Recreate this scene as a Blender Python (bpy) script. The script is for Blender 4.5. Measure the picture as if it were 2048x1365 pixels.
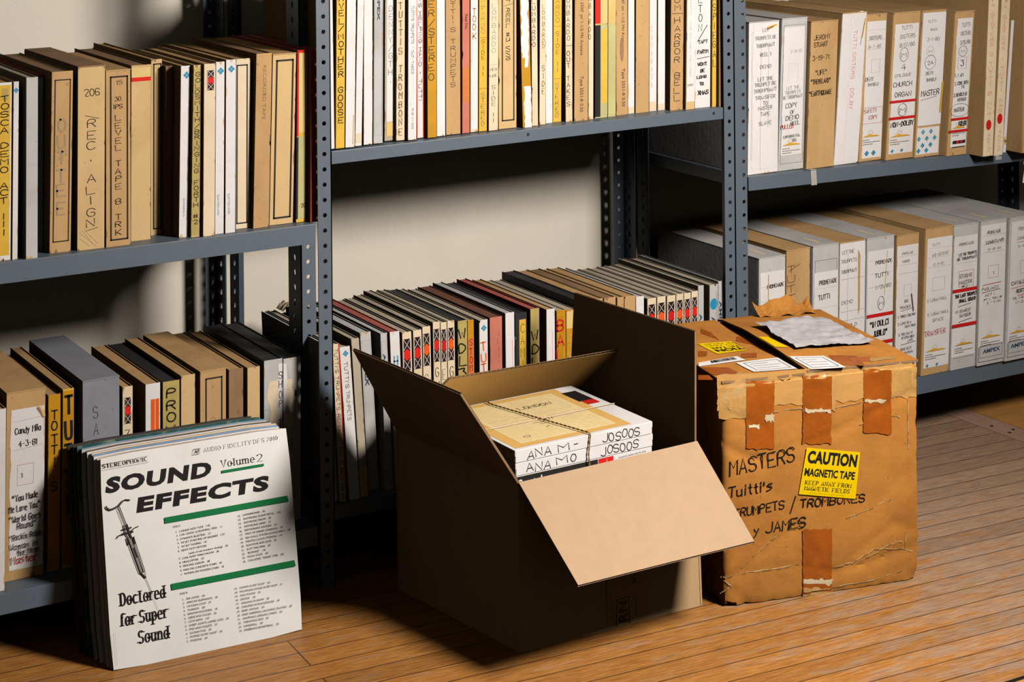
import bpy, bmesh, math, random
from mathutils import Vector, Matrix

for o in list(bpy.data.objects):
    bpy.data.objects.remove(o)
SC = bpy.context.scene
COL = SC.collection
random.seed(7)

# ---------------------------------------------------------------- camera
cam_data = bpy.data.cameras.new('camera')
cam = bpy.data.objects.new('camera', cam_data)
COL.objects.link(cam)
YAW, ROLL = math.radians(30.82731), math.radians(-0.52016)
r_ = Vector((math.cos(YAW), -math.sin(YAW), 0))
f_ = Vector((math.sin(YAW), math.cos(YAW), 0))
u_ = Vector((0, 0, 1))
cr, sr = math.cos(ROLL), math.sin(ROLL)
cx, cy, cz = r_ * cr + u_ * sr, u_ * cr - r_ * sr, -f_
cam.matrix_world = Matrix(((cx.x, cy.x, cz.x, -1.35680), (cx.y, cy.y, cz.y, -2.89606), (cx.z, cy.z, cz.z, 1.26973), (0, 0, 0, 1)))
cam_data.sensor_width = 36
cam_data.lens = 67.4437
cam_data.shift_y = -0.507194
cam_data.clip_start = 0.05
SC.camera = cam

# ---------------------------------------------------------------- world, lamp, exposure
w = bpy.data.worlds.new('room_ambience'); SC.world = w; w.use_nodes = True
w.node_tree.nodes['Background'].inputs[0].default_value = (1.0, .8, .58, 1)
w.node_tree.nodes['Background'].inputs[1].default_value = 0.042
lamp_data = bpy.data.lights.new('studio_lamp', 'AREA')
lamp_data.shape = 'DISK'; lamp_data.size = 0.40; lamp_data.energy = 58; lamp_data.color = (1, .9, .79)
lamp = bpy.data.objects.new('studio_lamp', lamp_data); COL.objects.link(lamp)
lamp.location = (0.84, -1.6, 1.47)
lamp.rotation_euler = (Vector((-0.85, -0.1, 0.1)) - lamp.location).to_track_quat('-Z', 'Y').to_euler()
vs = SC.view_settings
vs.view_transform = 'Standard'; vs.look = 'None'; vs.gamma = 1; vs.use_curve_mapping = False
vs.exposure = 0.0
SC.cycles.diffuse_bounces = 0
SC.display_settings.display_device = 'sRGB'

# ---------------------------------------------------------------- materials
def lin(c):
    c /= 255.0
    return c / 12.92 if c <= .04045 else ((c + .055) / 1.055) ** 2.4
def albedo(r, g, b):                       # colour as photographed under the warm lamp -> reflectance
    return (min(lin(r) / 1.0, .9), min(lin(g) / .91, .9), min(lin(b) / .8, .9))
MATS = {}
def mat(name, rgb, rough=.85, var=.10, scale=18, bump=.12, stretch=(1, 1, 1), spec=.25, stain=None, stain_amt=.0, speck=0.0, metallic=0):
    if name in MATS: return MATS[name]
    m = bpy.data.materials.new(name); m.use_nodes = True
    nt = m.node_tree; N = nt.nodes; Lk = nt.links
    bs = N['Principled BSDF']
    bs.inputs['Roughness'].default_value = rough
    bs.inputs['Specular IOR Level'].default_value = spec
    bs.inputs['Metallic'].default_value = metallic
    col = albedo(*rgb)
    tc = N.new('ShaderNodeTexCoord'); oi = N.new('ShaderNodeObjectInfo')
    mp = N.new('ShaderNodeMapping'); mp.inputs['Scale'].default_value = stretch
    add = N.new('ShaderNodeVectorMath'); add.operation = 'ADD'
    mul = N.new('ShaderNodeMath'); mul.operation = 'MULTIPLY'; mul.inputs[1].default_value = 7.3
    Lk.new(oi.outputs['Random'], mul.inputs[0])
    Lk.new(tc.outputs['Object'], add.inputs[0]); Lk.new(mul.outputs[0], add.inputs[1])
    Lk.new(add.outputs[0], mp.inputs[0])
    n1 = N.new('ShaderNodeTexNoise'); n1.inputs['Scale'].default_value = scale; n1.inputs['Detail'].default_value = 8; n1.inputs['Roughness'].default_value = .65
    Lk.new(mp.outputs[0], n1.inputs['Vector'])
    r1 = N.new('ShaderNodeValToRGB')
    r1.color_ramp.elements[0].position = .3; r1.color_ramp.elements[1].position = .7
    r1.color_ramp.elements[0].color = (*[c * (1 - var) for c in col], 1)
    r1.color_ramp.elements[1].color = (*[min(c * (1 + var * .7), .92) for c in col], 1)
    Lk.new(n1.outputs['Fac'], r1.inputs[0])
    out = r1.outputs[0]
    if stain:
        n2 = N.new('ShaderNodeTexNoise'); n2.inputs['Scale'].default_value = scale * .45; n2.inputs['Detail'].default_value = 5; n2.inputs['Distortion'].default_value = .6
        Lk.new(add.outputs[0], n2.inputs['Vector'])
        r2 = N.new('ShaderNodeValToRGB'); r2.color_ramp.elements[0].position = .52; r2.color_ramp.elements[1].position = .75
        r2.color_ramp.elements[1].color = (stain_amt,) * 3 + (1,); r2.color_ramp.elements[0].color = (0, 0, 0, 1)
        Lk.new(n2.outputs['Fac'], r2.inputs[0])
        mx = N.new('ShaderNodeMix'); mx.data_type = 'RGBA'
        Lk.new(r2.outputs[0], mx.inputs[0]); Lk.new(out, mx.inputs[6]); mx.inputs[7].default_value = (*albedo(*stain), 1)
        out = mx.outputs[2]
    if speck:
        n3 = N.new('ShaderNodeTexNoise'); n3.inputs['Scale'].default_value = 160; n3.inputs['Detail'].default_value = 2
        Lk.new(add.outputs[0], n3.inputs['Vector'])
        r3 = N.new('ShaderNodeValToRGB'); r3.color_ramp.elements[0].position = .68; r3.color_ramp.elements[1].position = .74
        r3.color_ramp.elements[1].color = (speck,) * 3 + (1,)
        Lk.new(n3.outputs['Fac'], r3.inputs[0])
        mx3 = N.new('ShaderNodeMix'); mx3.data_type = 'RGBA'
        Lk.new(r3.outputs[0], mx3.inputs[0]); Lk.new(out, mx3.inputs[6]); mx3.inputs[7].default_value = (*[c * .35 for c in col], 1)
        out = mx3.outputs[2]
    Lk.new(out, bs.inputs['Base Color'])
    if bump:
        nb = N.new('ShaderNodeTexNoise'); nb.inputs['Scale'].default_value = scale * 6; nb.inputs['Detail'].default_value = 4
        Lk.new(mp.outputs[0], nb.inputs['Vector'])
        bp = N.new('ShaderNodeBump'); bp.inputs['Strength'].default_value = bump; bp.inputs['Distance'].default_value = .002
        Lk.new(nb.outputs['Fac'], bp.inputs['Height']); Lk.new(bp.outputs[0], bs.inputs['Normal'])
    MATS[name] = m
    return m

FIB = (1, 1, .25)
mat('kraft', (199, 155, 102), var=.12, stain=(150, 100, 50), stain_amt=.35, stretch=FIB, speck=.5)
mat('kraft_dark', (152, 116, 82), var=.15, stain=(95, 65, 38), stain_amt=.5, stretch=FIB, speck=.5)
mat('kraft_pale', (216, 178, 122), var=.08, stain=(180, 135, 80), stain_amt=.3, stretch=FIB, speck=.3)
mat('white', (230, 219, 210), var=.05, stain=(200, 180, 150), stain_amt=.35, speck=.25)
mat('paper_white', (230, 220, 212), var=.04, stain=(214, 196, 170), stain_amt=.3, speck=.15)
mat('cream', (231, 205, 168), var=.06, stain=(200, 165, 115), stain_amt=.35, speck=.3)
mat('beige', (188, 170, 144), var=.08, stain=(140, 118, 92), stain_amt=.4, speck=.4)
mat('grey', (196, 189, 180), var=.08, stain=(150, 140, 125), stain_amt=.4, speck=.4)
mat('grey_blue', (140, 138, 140), var=.08, stain=(110, 106, 104), stain_amt=.4, speck=.3)
mat('salmon', (205, 120, 98), var=.1, stain=(160, 85, 62), stain_amt=.5, speck=.4)
mat('red_box', (178, 92, 80), var=.12, stain=(130, 70, 55), stain_amt=.5, speck=.4)
mat('brown', (120, 78, 60), var=.15, stain=(80, 50, 36), stain_amt=.5, speck=.5)
mat('black_box', (48, 46, 46), var=.15, stain=(80, 76, 72), stain_amt=.3, rough=.6)
mat('yellow_tape', (226, 178, 62), rough=.45, var=.10, stain=(200, 140, 30), stain_amt=.4)
mat('gold_tape', (202, 142, 28), rough=.45, var=.12, stain=(160, 105, 15), stain_amt=.5)
mat('form_line', (208, 166, 108), bump=0)
mat('form_cream', (246, 212, 150), rough=.6, var=.05)
mat('form_gold', (228, 176, 96), rough=.6, var=.05)
mat('cream_tape', (226, 190, 120), rough=.5, var=.08, stain=(205, 160, 85), stain_amt=.4)
mat('green_tape', (190, 180, 120), rough=.5, var=.12, stain=(205, 170, 80), stain_amt=.7)
mat('orange_tape', (212, 120, 60), rough=.5, var=.1)
mat('khaki_tape', (186, 160, 92), rough=.5, var=.1, stain=(150, 125, 60), stain_amt=.5)
for nm, c in dict(ink=(26, 23, 22), marker=(46, 40, 36), pencil=(172, 142, 106), red_ink=(200, 40, 30), faded_red=(222, 128, 110), blue_ink=(52, 74, 96),
                  print_black=(40, 36, 32), red=(205, 26, 24), orange=(236, 92, 30), bright_red=(222, 34, 24), plaid_black=(40, 14, 14), print_white=(236, 222, 205),
                  teal=(36, 140, 176), pale_blue=(120, 160, 180), gold=(222, 164, 40), green=(10, 118, 62), grey_ink=(140, 132, 124), silver_ink=(196, 186, 176), purple_ink=(70, 60, 110)).items():
    mat(nm, c, rough=.7, var=.08, bump=0)
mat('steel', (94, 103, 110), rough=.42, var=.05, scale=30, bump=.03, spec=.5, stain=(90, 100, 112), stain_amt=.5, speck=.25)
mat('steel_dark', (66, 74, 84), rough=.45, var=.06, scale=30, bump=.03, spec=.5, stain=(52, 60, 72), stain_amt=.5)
mat('bolt', (150, 148, 142), rough=.35, var=.1, bump=0, metallic=.9)
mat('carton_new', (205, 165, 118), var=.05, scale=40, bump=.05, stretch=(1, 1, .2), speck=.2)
mat('carton_bounce_gold', (212, 152, 76), var=.06, scale=40, bump=.05, speck=.2)  # back flap: warm bounced light put into the board colour
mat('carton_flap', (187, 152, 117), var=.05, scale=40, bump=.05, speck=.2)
mat('carton_old', (192, 124, 52), var=.16, scale=14, bump=.3, stain=(150, 86, 28), stain_amt=.6, speck=.5)
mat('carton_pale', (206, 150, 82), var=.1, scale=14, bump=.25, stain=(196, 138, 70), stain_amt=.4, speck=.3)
mat('packing_tape', (168, 84, 18), rough=.3, var=.2, scale=30, bump=.3, spec=.5, stain=(120, 55, 10), stain_amt=.6)
mat('clear_tape', (196, 146, 80), rough=.2, var=.2, scale=30, bump=.4, spec=.6, stain=(220, 190, 140), stain_amt=.6)
mat('torn_paper', (214, 190, 150), var=.1)
mat('sticker_yellow', (250, 200, 0), rough=.5, var=.03, bump=.03)
mat('paper_grey', (190, 180, 176), var=.05, scale=10, bump=.1)
mat('sleeve_white', (242, 233, 222), var=.03, scale=25, bump=.03, stain=(220, 205, 185), stain_amt=.3)
mat('sleeve_edge', (150, 128, 100), var=.2, scale=60, bump=.2)
mat('sleeve_teal', (40, 92, 88), var=.5, scale=60, stain=(170, 170, 140), stain_amt=.8)
mat('sleeve_blue', (130, 160, 190), var=.2)
mat('sleeve_brown', (90, 70, 52), var=.3)
mat('twine', (176, 132, 66), var=.2, scale=200)
mat('band_white', (222, 196, 160), var=.1)
mat('mirror_tape', (178, 170, 160), rough=.3, var=.1)

def floor_material():
    m = bpy.data.materials.new('worn_floorboards'); m.use_nodes = True
    nt = m.node_tree; N = nt.nodes; L = nt.links; bs = N['Principled BSDF']
    tc = N.new('ShaderNodeTexCoord'); mp = N.new('ShaderNodeMapping')
    mp.inputs['Rotation'].default_value = (0, 0, math.radians(3.4)); mp.inputs['Location'].default_value = (.13, .012, 0)
    L.new(tc.outputs['Object'], mp.inputs[0])
    br = N.new('ShaderNodeTexBrick'); br.inputs['Scale'].default_value = 1
    br.inputs['Brick Width'].default_value = 2.9; br.inputs['Row Height'].default_value = .0495
    br.inputs['Mortar Size'].default_value = .0013; br.inputs['Mortar Smooth'].default_value = .35; br.offset = .37; br.offset_frequency = 3
    br.inputs['Color1'].default_value = (.35, .35, .35, 1); br.inputs['Color2'].default_value = (.65, .65, .65, 1); br.inputs['Mortar'].default_value = (.5, .5, .5, 1)
    L.new(mp.outputs[0], br.inputs[0])
    mg = N.new('ShaderNodeMapping'); mg.inputs['Scale'].default_value = (9, 150, 1); L.new(mp.outputs[0], mg.inputs[0])
    gr = N.new('ShaderNodeTexNoise'); gr.inputs['Scale'].default_value = 2.2; gr.inputs['Detail'].default_value = 9; gr.inputs['Roughness'].default_value = .7; gr.inputs['Distortion'].default_value = .35
    L.new(mg.outputs[0], gr.inputs['Vector'])
    mf = N.new('ShaderNodeMapping'); mf.inputs['Scale'].default_value = (2.2, 8, 1); L.new(mp.outputs[0], mf.inputs[0])
    fin = N.new('ShaderNodeTexNoise'); fin.inputs['Scale'].default_value = 4.6; fin.inputs['Detail'].default_value = 8; fin.inputs['Roughness'].default_value = .74
    L.new(mf.outputs[0], fin.inputs['Vector'])
    sep = N.new('ShaderNodeSeparateXYZ'); L.new(tc.outputs['Object'], sep.inputs[0])
    gx = N.new('ShaderNodeMapRange'); gx.inputs['From Min'].default_value = .35; gx.inputs['From Max'].default_value = 1.3; gx.inputs['To Min'].default_value = .16; gx.inputs['To Max'].default_value = -.15
    L.new(sep.outputs['X'], gx.inputs[0])
    ad = N.new('ShaderNodeMath'); ad.operation = 'ADD'; L.new(fin.outputs['Fac'], ad.inputs[0]); L.new(gx.outputs[0], ad.inputs[1])
    fr = N.new('ShaderNodeValToRGB'); fr.color_ramp.elements[0].position = .44; fr.color_ramp.elements[1].position = .62
    L.new(ad.outputs[0], fr.inputs[0])
    worn = N.new('ShaderNodeValToRGB'); worn.color_ramp.elements[0].position = .32; worn.color_ramp.elements[1].position = .72
    worn.color_ramp.elements[0].color = (*albedo(132, 100, 78), 1); worn.color_ramp.elements[1].color = (*albedo(198, 160, 126), 1)
    L.new(gr.outputs['Fac'], worn.inputs[0])
    amb = N.new('ShaderNodeValToRGB'); amb.color_ramp.elements[0].position = .32; amb.color_ramp.elements[1].position = .72
    amb.color_ramp.elements[0].color = (*albedo(138, 78, 26), 1); amb.color_ramp.elements[1].color = (*albedo(212, 148, 78), 1)
    L.new(gr.outputs['Fac'], amb.inputs[0])
    mx = N.new('ShaderNodeMix'); mx.data_type = 'RGBA'; L.new(fr.outputs[0], mx.inputs[0]); L.new(worn.outputs[0], mx.inputs[6]); L.new(amb.outputs[0], mx.inputs[7])
    hv = N.new('ShaderNodeMapRange'); hv.inputs['From Min'].default_value = .35; hv.inputs['From Max'].default_value = .65; hv.inputs['To Min'].default_value = .86; hv.inputs['To Max'].default_value = 1.1
    L.new(br.outputs['Color'], hv.inputs[0])
    m2 = N.new('ShaderNodeMix'); m2.data_type = 'RGBA'; m2.blend_type = 'MULTIPLY'; m2.inputs[0].default_value = 1
    L.new(mx.outputs[2], m2.inputs[6]); L.new(hv.outputs[0], m2.inputs[7])
    m3 = N.new('ShaderNodeMix'); m3.data_type = 'RGBA'
    sf = N.new('ShaderNodeMath'); sf.operation = 'MULTIPLY'; sf.inputs[1].default_value = .9; L.new(br.outputs['Fac'], sf.inputs[0])
    L.new(sf.outputs[0], m3.inputs[0]); L.new(m2.outputs[2], m3.inputs[6]); m3.inputs[7].default_value = (.035, .02, .012, 1)
    L.new(m3.outputs[2], bs.inputs['Base Color'])
    rr = N.new('ShaderNodeMapRange'); rr.inputs['To Min'].default_value = .62; rr.inputs['To Max'].default_value = .42; L.new(fr.outputs[0], rr.inputs[0]); L.new(rr.outputs[0], bs.inputs['Roughness'])
    bs.inputs['Specular IOR Level'].default_value = .3
    hs = N.new('ShaderNodeMath'); hs.operation = 'SUBTRACT'; L.new(gr.outputs['Fac'], hs.inputs[0]); L.new(br.outputs['Fac'], hs.inputs[1])
    bp = N.new('ShaderNodeBump'); bp.inputs['Strength'].default_value = .3; bp.inputs['Distance'].default_value = .002
    L.new(hs.outputs[0], bp.inputs['Height']); L.new(bp.outputs[0], bs.inputs['Normal'])
    MATS['floor'] = m
floor_material()
mat('plaster', (230, 216, 194), rough=.9, var=.05, scale=3.5, bump=.15, stain=(196, 180, 152), stain_amt=.35, speck=.12)
mat('trim_wood', (176, 136, 112), var=.18, scale=9, stretch=(14, 1, 1), stain=(140, 96, 78), stain_amt=.5)
mat('floor_amber', (190, 132, 66), var=.2, scale=9, stretch=(1, 12, 1), stain=(150, 92, 36), stain_amt=.5)
mat('dark_gap', (22, 15, 10), var=.1)

# ---------------------------------------------------------------- mesh helpers
class MB:
    def __init__(s): s.v = []; s.f = []; s.m = []; s.mats = []
    def mi(s, name):
        if name not in s.mats: s.mats.append(name)
        return s.mats.index(name)
    def poly(s, pts, m):
        n = len(s.v); s.v += [tuple(p) for p in pts]; s.f.append(tuple(range(n, n + len(pts)))); s.m.append(s.mi(m))
    def mesh(s, vs, fs, m):
        n = len(s.v); s.v += [tuple(p) for p in vs]; k = s.mi(m)
        for f in fs: s.f.append(tuple(n + i for i in f)); s.m.append(k)
    def hexa(s, p, m):                     # 8 points: bottom ring 0-3, top ring 4-7
        s.mesh(p, [(3, 2, 1, 0), (4, 5, 6, 7), (0, 1, 5, 4), (1, 2, 6, 5), (2, 3, 7, 6), (3, 0, 4, 7)], m)
    def box(s, x0, y0, z0, x1, y1, z1, m, fn=None, bev=0.0):
        if bev:
            bm = bmesh.new(); bmesh.ops.create_cube(bm, size=1)
            for v in bm.verts: v.co = Vector((x0 + (v.co.x + .5) * (x1 - x0), y0 + (v.co.y + .5) * (y1 - y0), z0 + (v.co.z + .5) * (z1 - z0)))
            bmesh.ops.bevel(bm, geom=list(bm.edges), offset=bev, segments=2, affect='EDGES', profile=.6)
            bm.verts.index_update()
            vs = [fn(*v.co) if fn else tuple(v.co) for v in bm.verts]
            s.mesh(vs, [tuple(v.index for v in f.verts) for f in bm.faces], m); bm.free(); return
        p = [(x0, y0, z0), (x1, y0, z0), (x1, y1, z0), (x0, y1, z0), (x0, y0, z1), (x1, y0, z1), (x1, y1, z1), (x0, y1, z1)]
        s.hexa([fn(*q) for q in p] if fn else p, m)
    def tube(s, pts, r, m, n=6):
        pts = [Vector(p) for p in pts]; rings = []
        for i, p in enumerate(pts):
            t = (pts[min(i + 1, len(pts) - 1)] - pts[max(i - 1, 0)]).normalized()
            a = t.orthogonal().normalized() if i == 0 else (prev - t * prev.dot(t)).normalized()
            prev = a; b = t.cross(a)
            rings.append([p + (a * math.cos(q * 2 * math.pi / n) + b * math.sin(q * 2 * math.pi / n)) * r for q in range(n)])
        vs = [q for rg in rings for q in rg]
        fs = [(i * n + j, i * n + (j + 1) % n, (i + 1) * n + (j + 1) % n, (i + 1) * n + j) for i in range(len(pts) - 1) for j in range(n)]
        fs += [tuple(range(n - 1, -1, -1)), tuple((len(pts) - 1) * n + j for j in range(n))]
        s.mesh(vs, fs, m)
    def build(s, name, parent=None, loc=None, smooth=False, angle=None):
        me = bpy.data.meshes.new(name); me.from_pydata(s.v, [], s.f)
        for mn in s.mats: me.materials.append(MATS[mn])
        me.polygons.foreach_set('material_index', s.m)
        if smooth: me.polygons.foreach_set('use_smooth', [True] * len(s.f))
        me.update()
        if angle: me.polygons.foreach_set('use_smooth', [True] * len(s.f)); me.set_sharp_from_angle(angle=angle)
        o = bpy.data.objects.new(name, me); COL.objects.link(o)
        if parent: o.parent = parent
        if loc: o.location = loc
        return o
def tag(o, label=None, cat=None, group=None, kind=None):
    if label: o['label'] = label
    if cat: o['category'] = cat
    if group: o['group'] = group
    if kind: o['kind'] = kind
    return o
def empty(name, loc):
    o = bpy.data.objects.new(name, None); o.location = loc; o.empty_display_size = .05; COL.objects.link(o); return o

# ---------------------------------------------------------------- lettering
FONT = {k: v for k, v in (e.split('=', 1) for e in '''A=002640 1232
B=00062645443303 3342413000
C=4536160402103041
D=00062644422000
E=46060040 0333
F=460600 0333
G=45361604021030414323
H=0600 4640 0343
I=2620
J=4641301001
K=0600 4602 1340
L=060040
M=0006234640
N=00064046
O=160402103042443616
P=00063645443303
Q=160402103042443616 2240
R=00063645443303 2340
S=453616050413334241301001
T=0646 2620
U=060110304146
V=062046
W=0610243046
X=0640 4600
Y=062346 2320
Z=06460040
0=160402103042443616
1=152620
2=05163645440040
3=064624344241301001
4=360242 3430
5=460604344341301001
6=4536160401103041423303
7=064610
8=13040516364544331302011030414233
9=43130405163645433010
.=2021
,=211a
-=1333
/=0046
'=2624
"=1614 3634
#=1016 3036 0242 0444
(=36252130
)=16252110
:=2425 2120
_=0040
a=3414030110313430 3431
b=0600 03143432301001
c=341403011030
d=341403011031 3630
e=0232341403011030
f=362520 0434
g=341403011031 343a1b
h=0600 03243430
i=2420 2526
j=242a1b 2526
k=0600 3402 1230
l=2620
m=0400 03142420 23344440
n=0400 03243430
o=1403011030333414
p=040b 03143431301001
q=341403011031 343b
r=0400 021434
s=34140332311000
t=262130 1434
u=04011031 3430
v=042034
w=0410233044
x=0430 3400
y=0412 341a0b
z=04340030'''.split('\n'))}
ROUND = set('BCDGJOPQRSU0235689abcdeghmnopqrsuyft()')
NARROW = {'I': (1.5, 2.5), 'i': (1.5, 2.5), 'l': (1.5, 2.5), '.': (1.6, 2.4), ',': (1.4, 2.4), "'": (1.6, 2.4), ':': (1.6, 2.4), '1': (1, 2.4), 'j': (.8, 2.4), 't': (.8, 3.2), 'f': (0, 3.4)}
WIDE = set('abcdeghknopqrsuvxyz')
def glyph(c):
    if c not in FONT: return [], 2.2
    x0, x1 = NARROW.get(c, (0, 3.3) if c in WIDE else (0, 4))
    pl = []
    for w_ in FONT[c].split(' '):
        pts = [(int(w_[i]) - x0, {'a': -1, 'b': -2}.get(w_[i + 1], None) if w_[i + 1] in 'ab' else int(w_[i + 1])) for i in range(0, len(w_), 2)]
        if c in ROUND and len(pts) > 2:
            for _ in range(2):
                q = [pts[0]]
                for a, b in zip(pts, pts[1:]): q += [(a[0] * .75 + b[0] * .25, a[1] * .75 + b[1] * .25), (a[0] * .25 + b[0] * .75, a[1] * .25 + b[1] * .75)]
                q.append(pts[-1])
                pts = q
        pl.append([(x / 6.0, y / 6.0) for x, y in pts])
    return pl, (x1 - x0)
def arc(cx_, cy_, rx, ry, a0, a1):
    n = max(4, int(abs(a1 - a0) / 18))
    return [(cx_ + rx * math.cos(math.radians(a0 + (a1 - a0) * i / n)), cy_ + ry * math.sin(math.radians(a0 + (a1 - a0) * i / n))) for i in range(n + 1)]
SERIF = {
'O': ([arc(2, 3, 2, 3, 0, 360)], 4), 'C': ([arc(2, 3, 2, 3, 48, 312)], 3.6), 'G': ([arc(2, 3, 2, 3, 48, 325), [(3.7, 1), (3.7, 2.8)], [(2.4, 2.8), (4.2, 2.8)]], 4.2),
'D': ([[(.3, 0), (.3, 6)], [(.3, 6), (1.7, 6)] + arc(1.7, 3, 2.2, 3, 90, -90) + [(.3, 0)]], 4), 'P': ([[(.3, 0), (.3, 6)], [(.3, 6), (1.9, 6)] + arc(1.9, 4.4, 1.6, 1.6, 90, -90) + [(.3, 2.8)]], 3.5),
'R': ([[(.3, 0), (.3, 6)], [(.3, 6), (1.9, 6)] + arc(1.9, 4.5, 1.6, 1.5, 90, -90) + [(.3, 3)], [(1.9, 3), (3.6, 0)]], 3.8), 'U': ([[(.2, 6), (.2, 2)] + arc(2, 2, 1.8, 2, 180, 360) + [(3.8, 6)]], 4),
'S': ([arc(1.8, 4.45, 1.6, 1.55, 25, 262) + arc(1.8, 1.5, 1.75, 1.5, 80, -155)], 3.6),
'o': ([arc(1.6, 2.1, 1.6, 2.1, 0, 360)], 3.2), 'c': ([arc(1.6, 2.1, 1.6, 2.1, 45, 315)], 2.9), 'e': ([[(0.1, 2.2), (3.1, 2.2)], arc(1.6, 2.1, 1.6, 2.1, 0, 312)], 3.1),
'd': ([arc(1.5, 2.1, 1.5, 2.1, 0, 360), [(3.0, 6), (3.0, 0)]], 3.2), 'p': ([[(.2, 4.2), (.2, -2)], arc(1.8, 2.1, 1.5, 2.1, 0, 360)], 3.3),
'u': ([[(.2, 4.2), (.2, 1.4)] + arc(1.6, 1.4, 1.4, 1.4, 180, 350), [(3.0, 4.2), (3.0, 0)]], 3.3), 'n': ([[(.3, 4.2), (.3, 0)], arc(1.7, 2.7, 1.4, 1.5, 170, 0) + [(3.1, 0)]], 3.4),
'm': ([[(.3, 4.2), (.3, 0)], arc(1.5, 2.8, 1.2, 1.4, 170, 0) + [(2.7, 0)], arc(3.9, 2.8, 1.2, 1.4, 170, 0) + [(5.1, 0)]], 5.4), 'r': ([[(.3, 4.2), (.3, 0)], arc(1.7, 2.7, 1.4, 1.5, 170, 45)], 2.6),
't': ([[(.9, 5.6), (.9, 1)] + arc(1.8, 1, .9, 1, 180, 330), [(0, 4.1), (2.2, 4.1)]], 2.4), 'f': ([[(.8, 0), (.8, 4.8)] + arc(1.7, 4.8, .9, 1.2, 180, 30), [(0, 4.1), (2.1, 4.1)]], 2.2), 'l': ([[(.5, 0), (.5, 6)]], 1),
'0': ([arc(1.5, 3, 1.5, 3, 0, 360)], 3), '2': ([arc(1.6, 4.4, 1.5, 1.6, 165, -35) + [(0, 0), (3.3, 0)]], 3.3)}
def serif_text(t):
    x = 0; out = []
    for c in t:
        if c in SERIF: pl, w_ = SERIF[c]; pl = [[(a / 6, b_ / 6) for a, b_ in p] for p in pl]
        else: pl, w_ = glyph(c)
        out += [[(a + x / 6, b_) for a, b_ in p] for p in pl]; x += w_ + 1.75
    return out, (x - 1.75) / 6
def stroke_text(t, jit=0.0, gap=1.25):
    """polylines with cap height 1; returns (polylines, width)"""
    x = 0; out = []
    for c in t:
        pl, w_ = glyph(c)
        dy = random.uniform(-jit, jit); sl = random.uniform(-jit, jit)
        for p in pl: out.append([(px + x / 6.0 + sl * py, py + dy) for px, py in p])
        x += w_ + gap
    return out, max((x - gap) / 6.0, .1)
def ribbon(p, wd, wd_h=None, serif=0.0):
    """quads for a polyline; wd_h = thinner pen for level strokes; serif = slab length on upright ends"""
    q = []
    n = len(p)
    if n < 2: return q
    wh = wd if wd_h is None else wd_h
    L = []
    for i in range(n):
        a = p[max(i - 1, 0)]; b = p[min(i + 1, n - 1)]
        dx, dy = b[0] - a[0], b[1] - a[1]; l = math.hypot(dx, dy) or 1e-9
        dx /= l; dy /= l; h = (wh + (wd - wh) * dy * dy) / 2
        ex = h if i in (0, n - 1) and wd_h is None else 0
        s_ = -1 if i == 0 else 1
        cx_, cy_ = p[i][0] + dx * ex * s_ * .8, p[i][1] + dy * ex * s_ * .8
        L.append(((cx_ - dy * h, cy_ + dx * h), (cx_ + dy * h, cy_ - dx * h)))
    for i in range(n - 1): q.append([L[i][1], L[i + 1][1], L[i + 1][0], L[i][0]])
    if serif:
        for e, o in ((p[0], p[1]), (p[-1], p[-2])):
            if abs(e[1] - o[1]) > abs(e[0] - o[0]) * 1.1 and (abs(e[1]) < .02 or e[1] > .6 or e[1] < -.2):
                up = 1 if e[1] < o[1] else -1
                q.append([(e[0] - serif, e[1]), (e[0] + serif, e[1]), (e[0] + serif, e[1] + up * wh), (e[0] - serif, e[1] + up * wh)])
    return q
_BF = {}
def bfont(t, bold=0.0):
    k = (t, bold)
    if k in _BF: return _BF[k]
    cu = bpy.data.curves.new('t', 'FONT'); cu.body = t; cu.offset = bold; cu.resolution_u = 3; cu.fill_mode = 'FRONT'; cu.space_character = 1.14 if bold > .05 else 1.05 if bold > .04 else 1
    o = bpy.data.objects.new('t', cu); COL.objects.link(o)
    me = bpy.data.meshes.new_from_object(o.evaluated_get(bpy.context.evaluated_depsgraph_get()))
    vs = [(v.co.x, v.co.y) for v in me.vertices]; fs = [tuple(p.vertices) for p in me.polygons]
    bpy.data.objects.remove(o); bpy.data.curves.remove(cu); bpy.data.meshes.remove(me)
    x0 = min(v[0] for v in vs); x1 = max(v[0] for v in vs)
    if 'cap' not in _BF:
        _BF['cap'] = 1.0; _BF['cap'] = max(v[1] for v in bfont('H')[0])
    cap = _BF['cap'] + 2 * bold
    vs = [((x - x0) / cap, (y + bold) / cap) for x, y in vs]
    _BF[k] = (vs, fs, (x1 - x0) / cap)
    return _BF[k]
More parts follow.
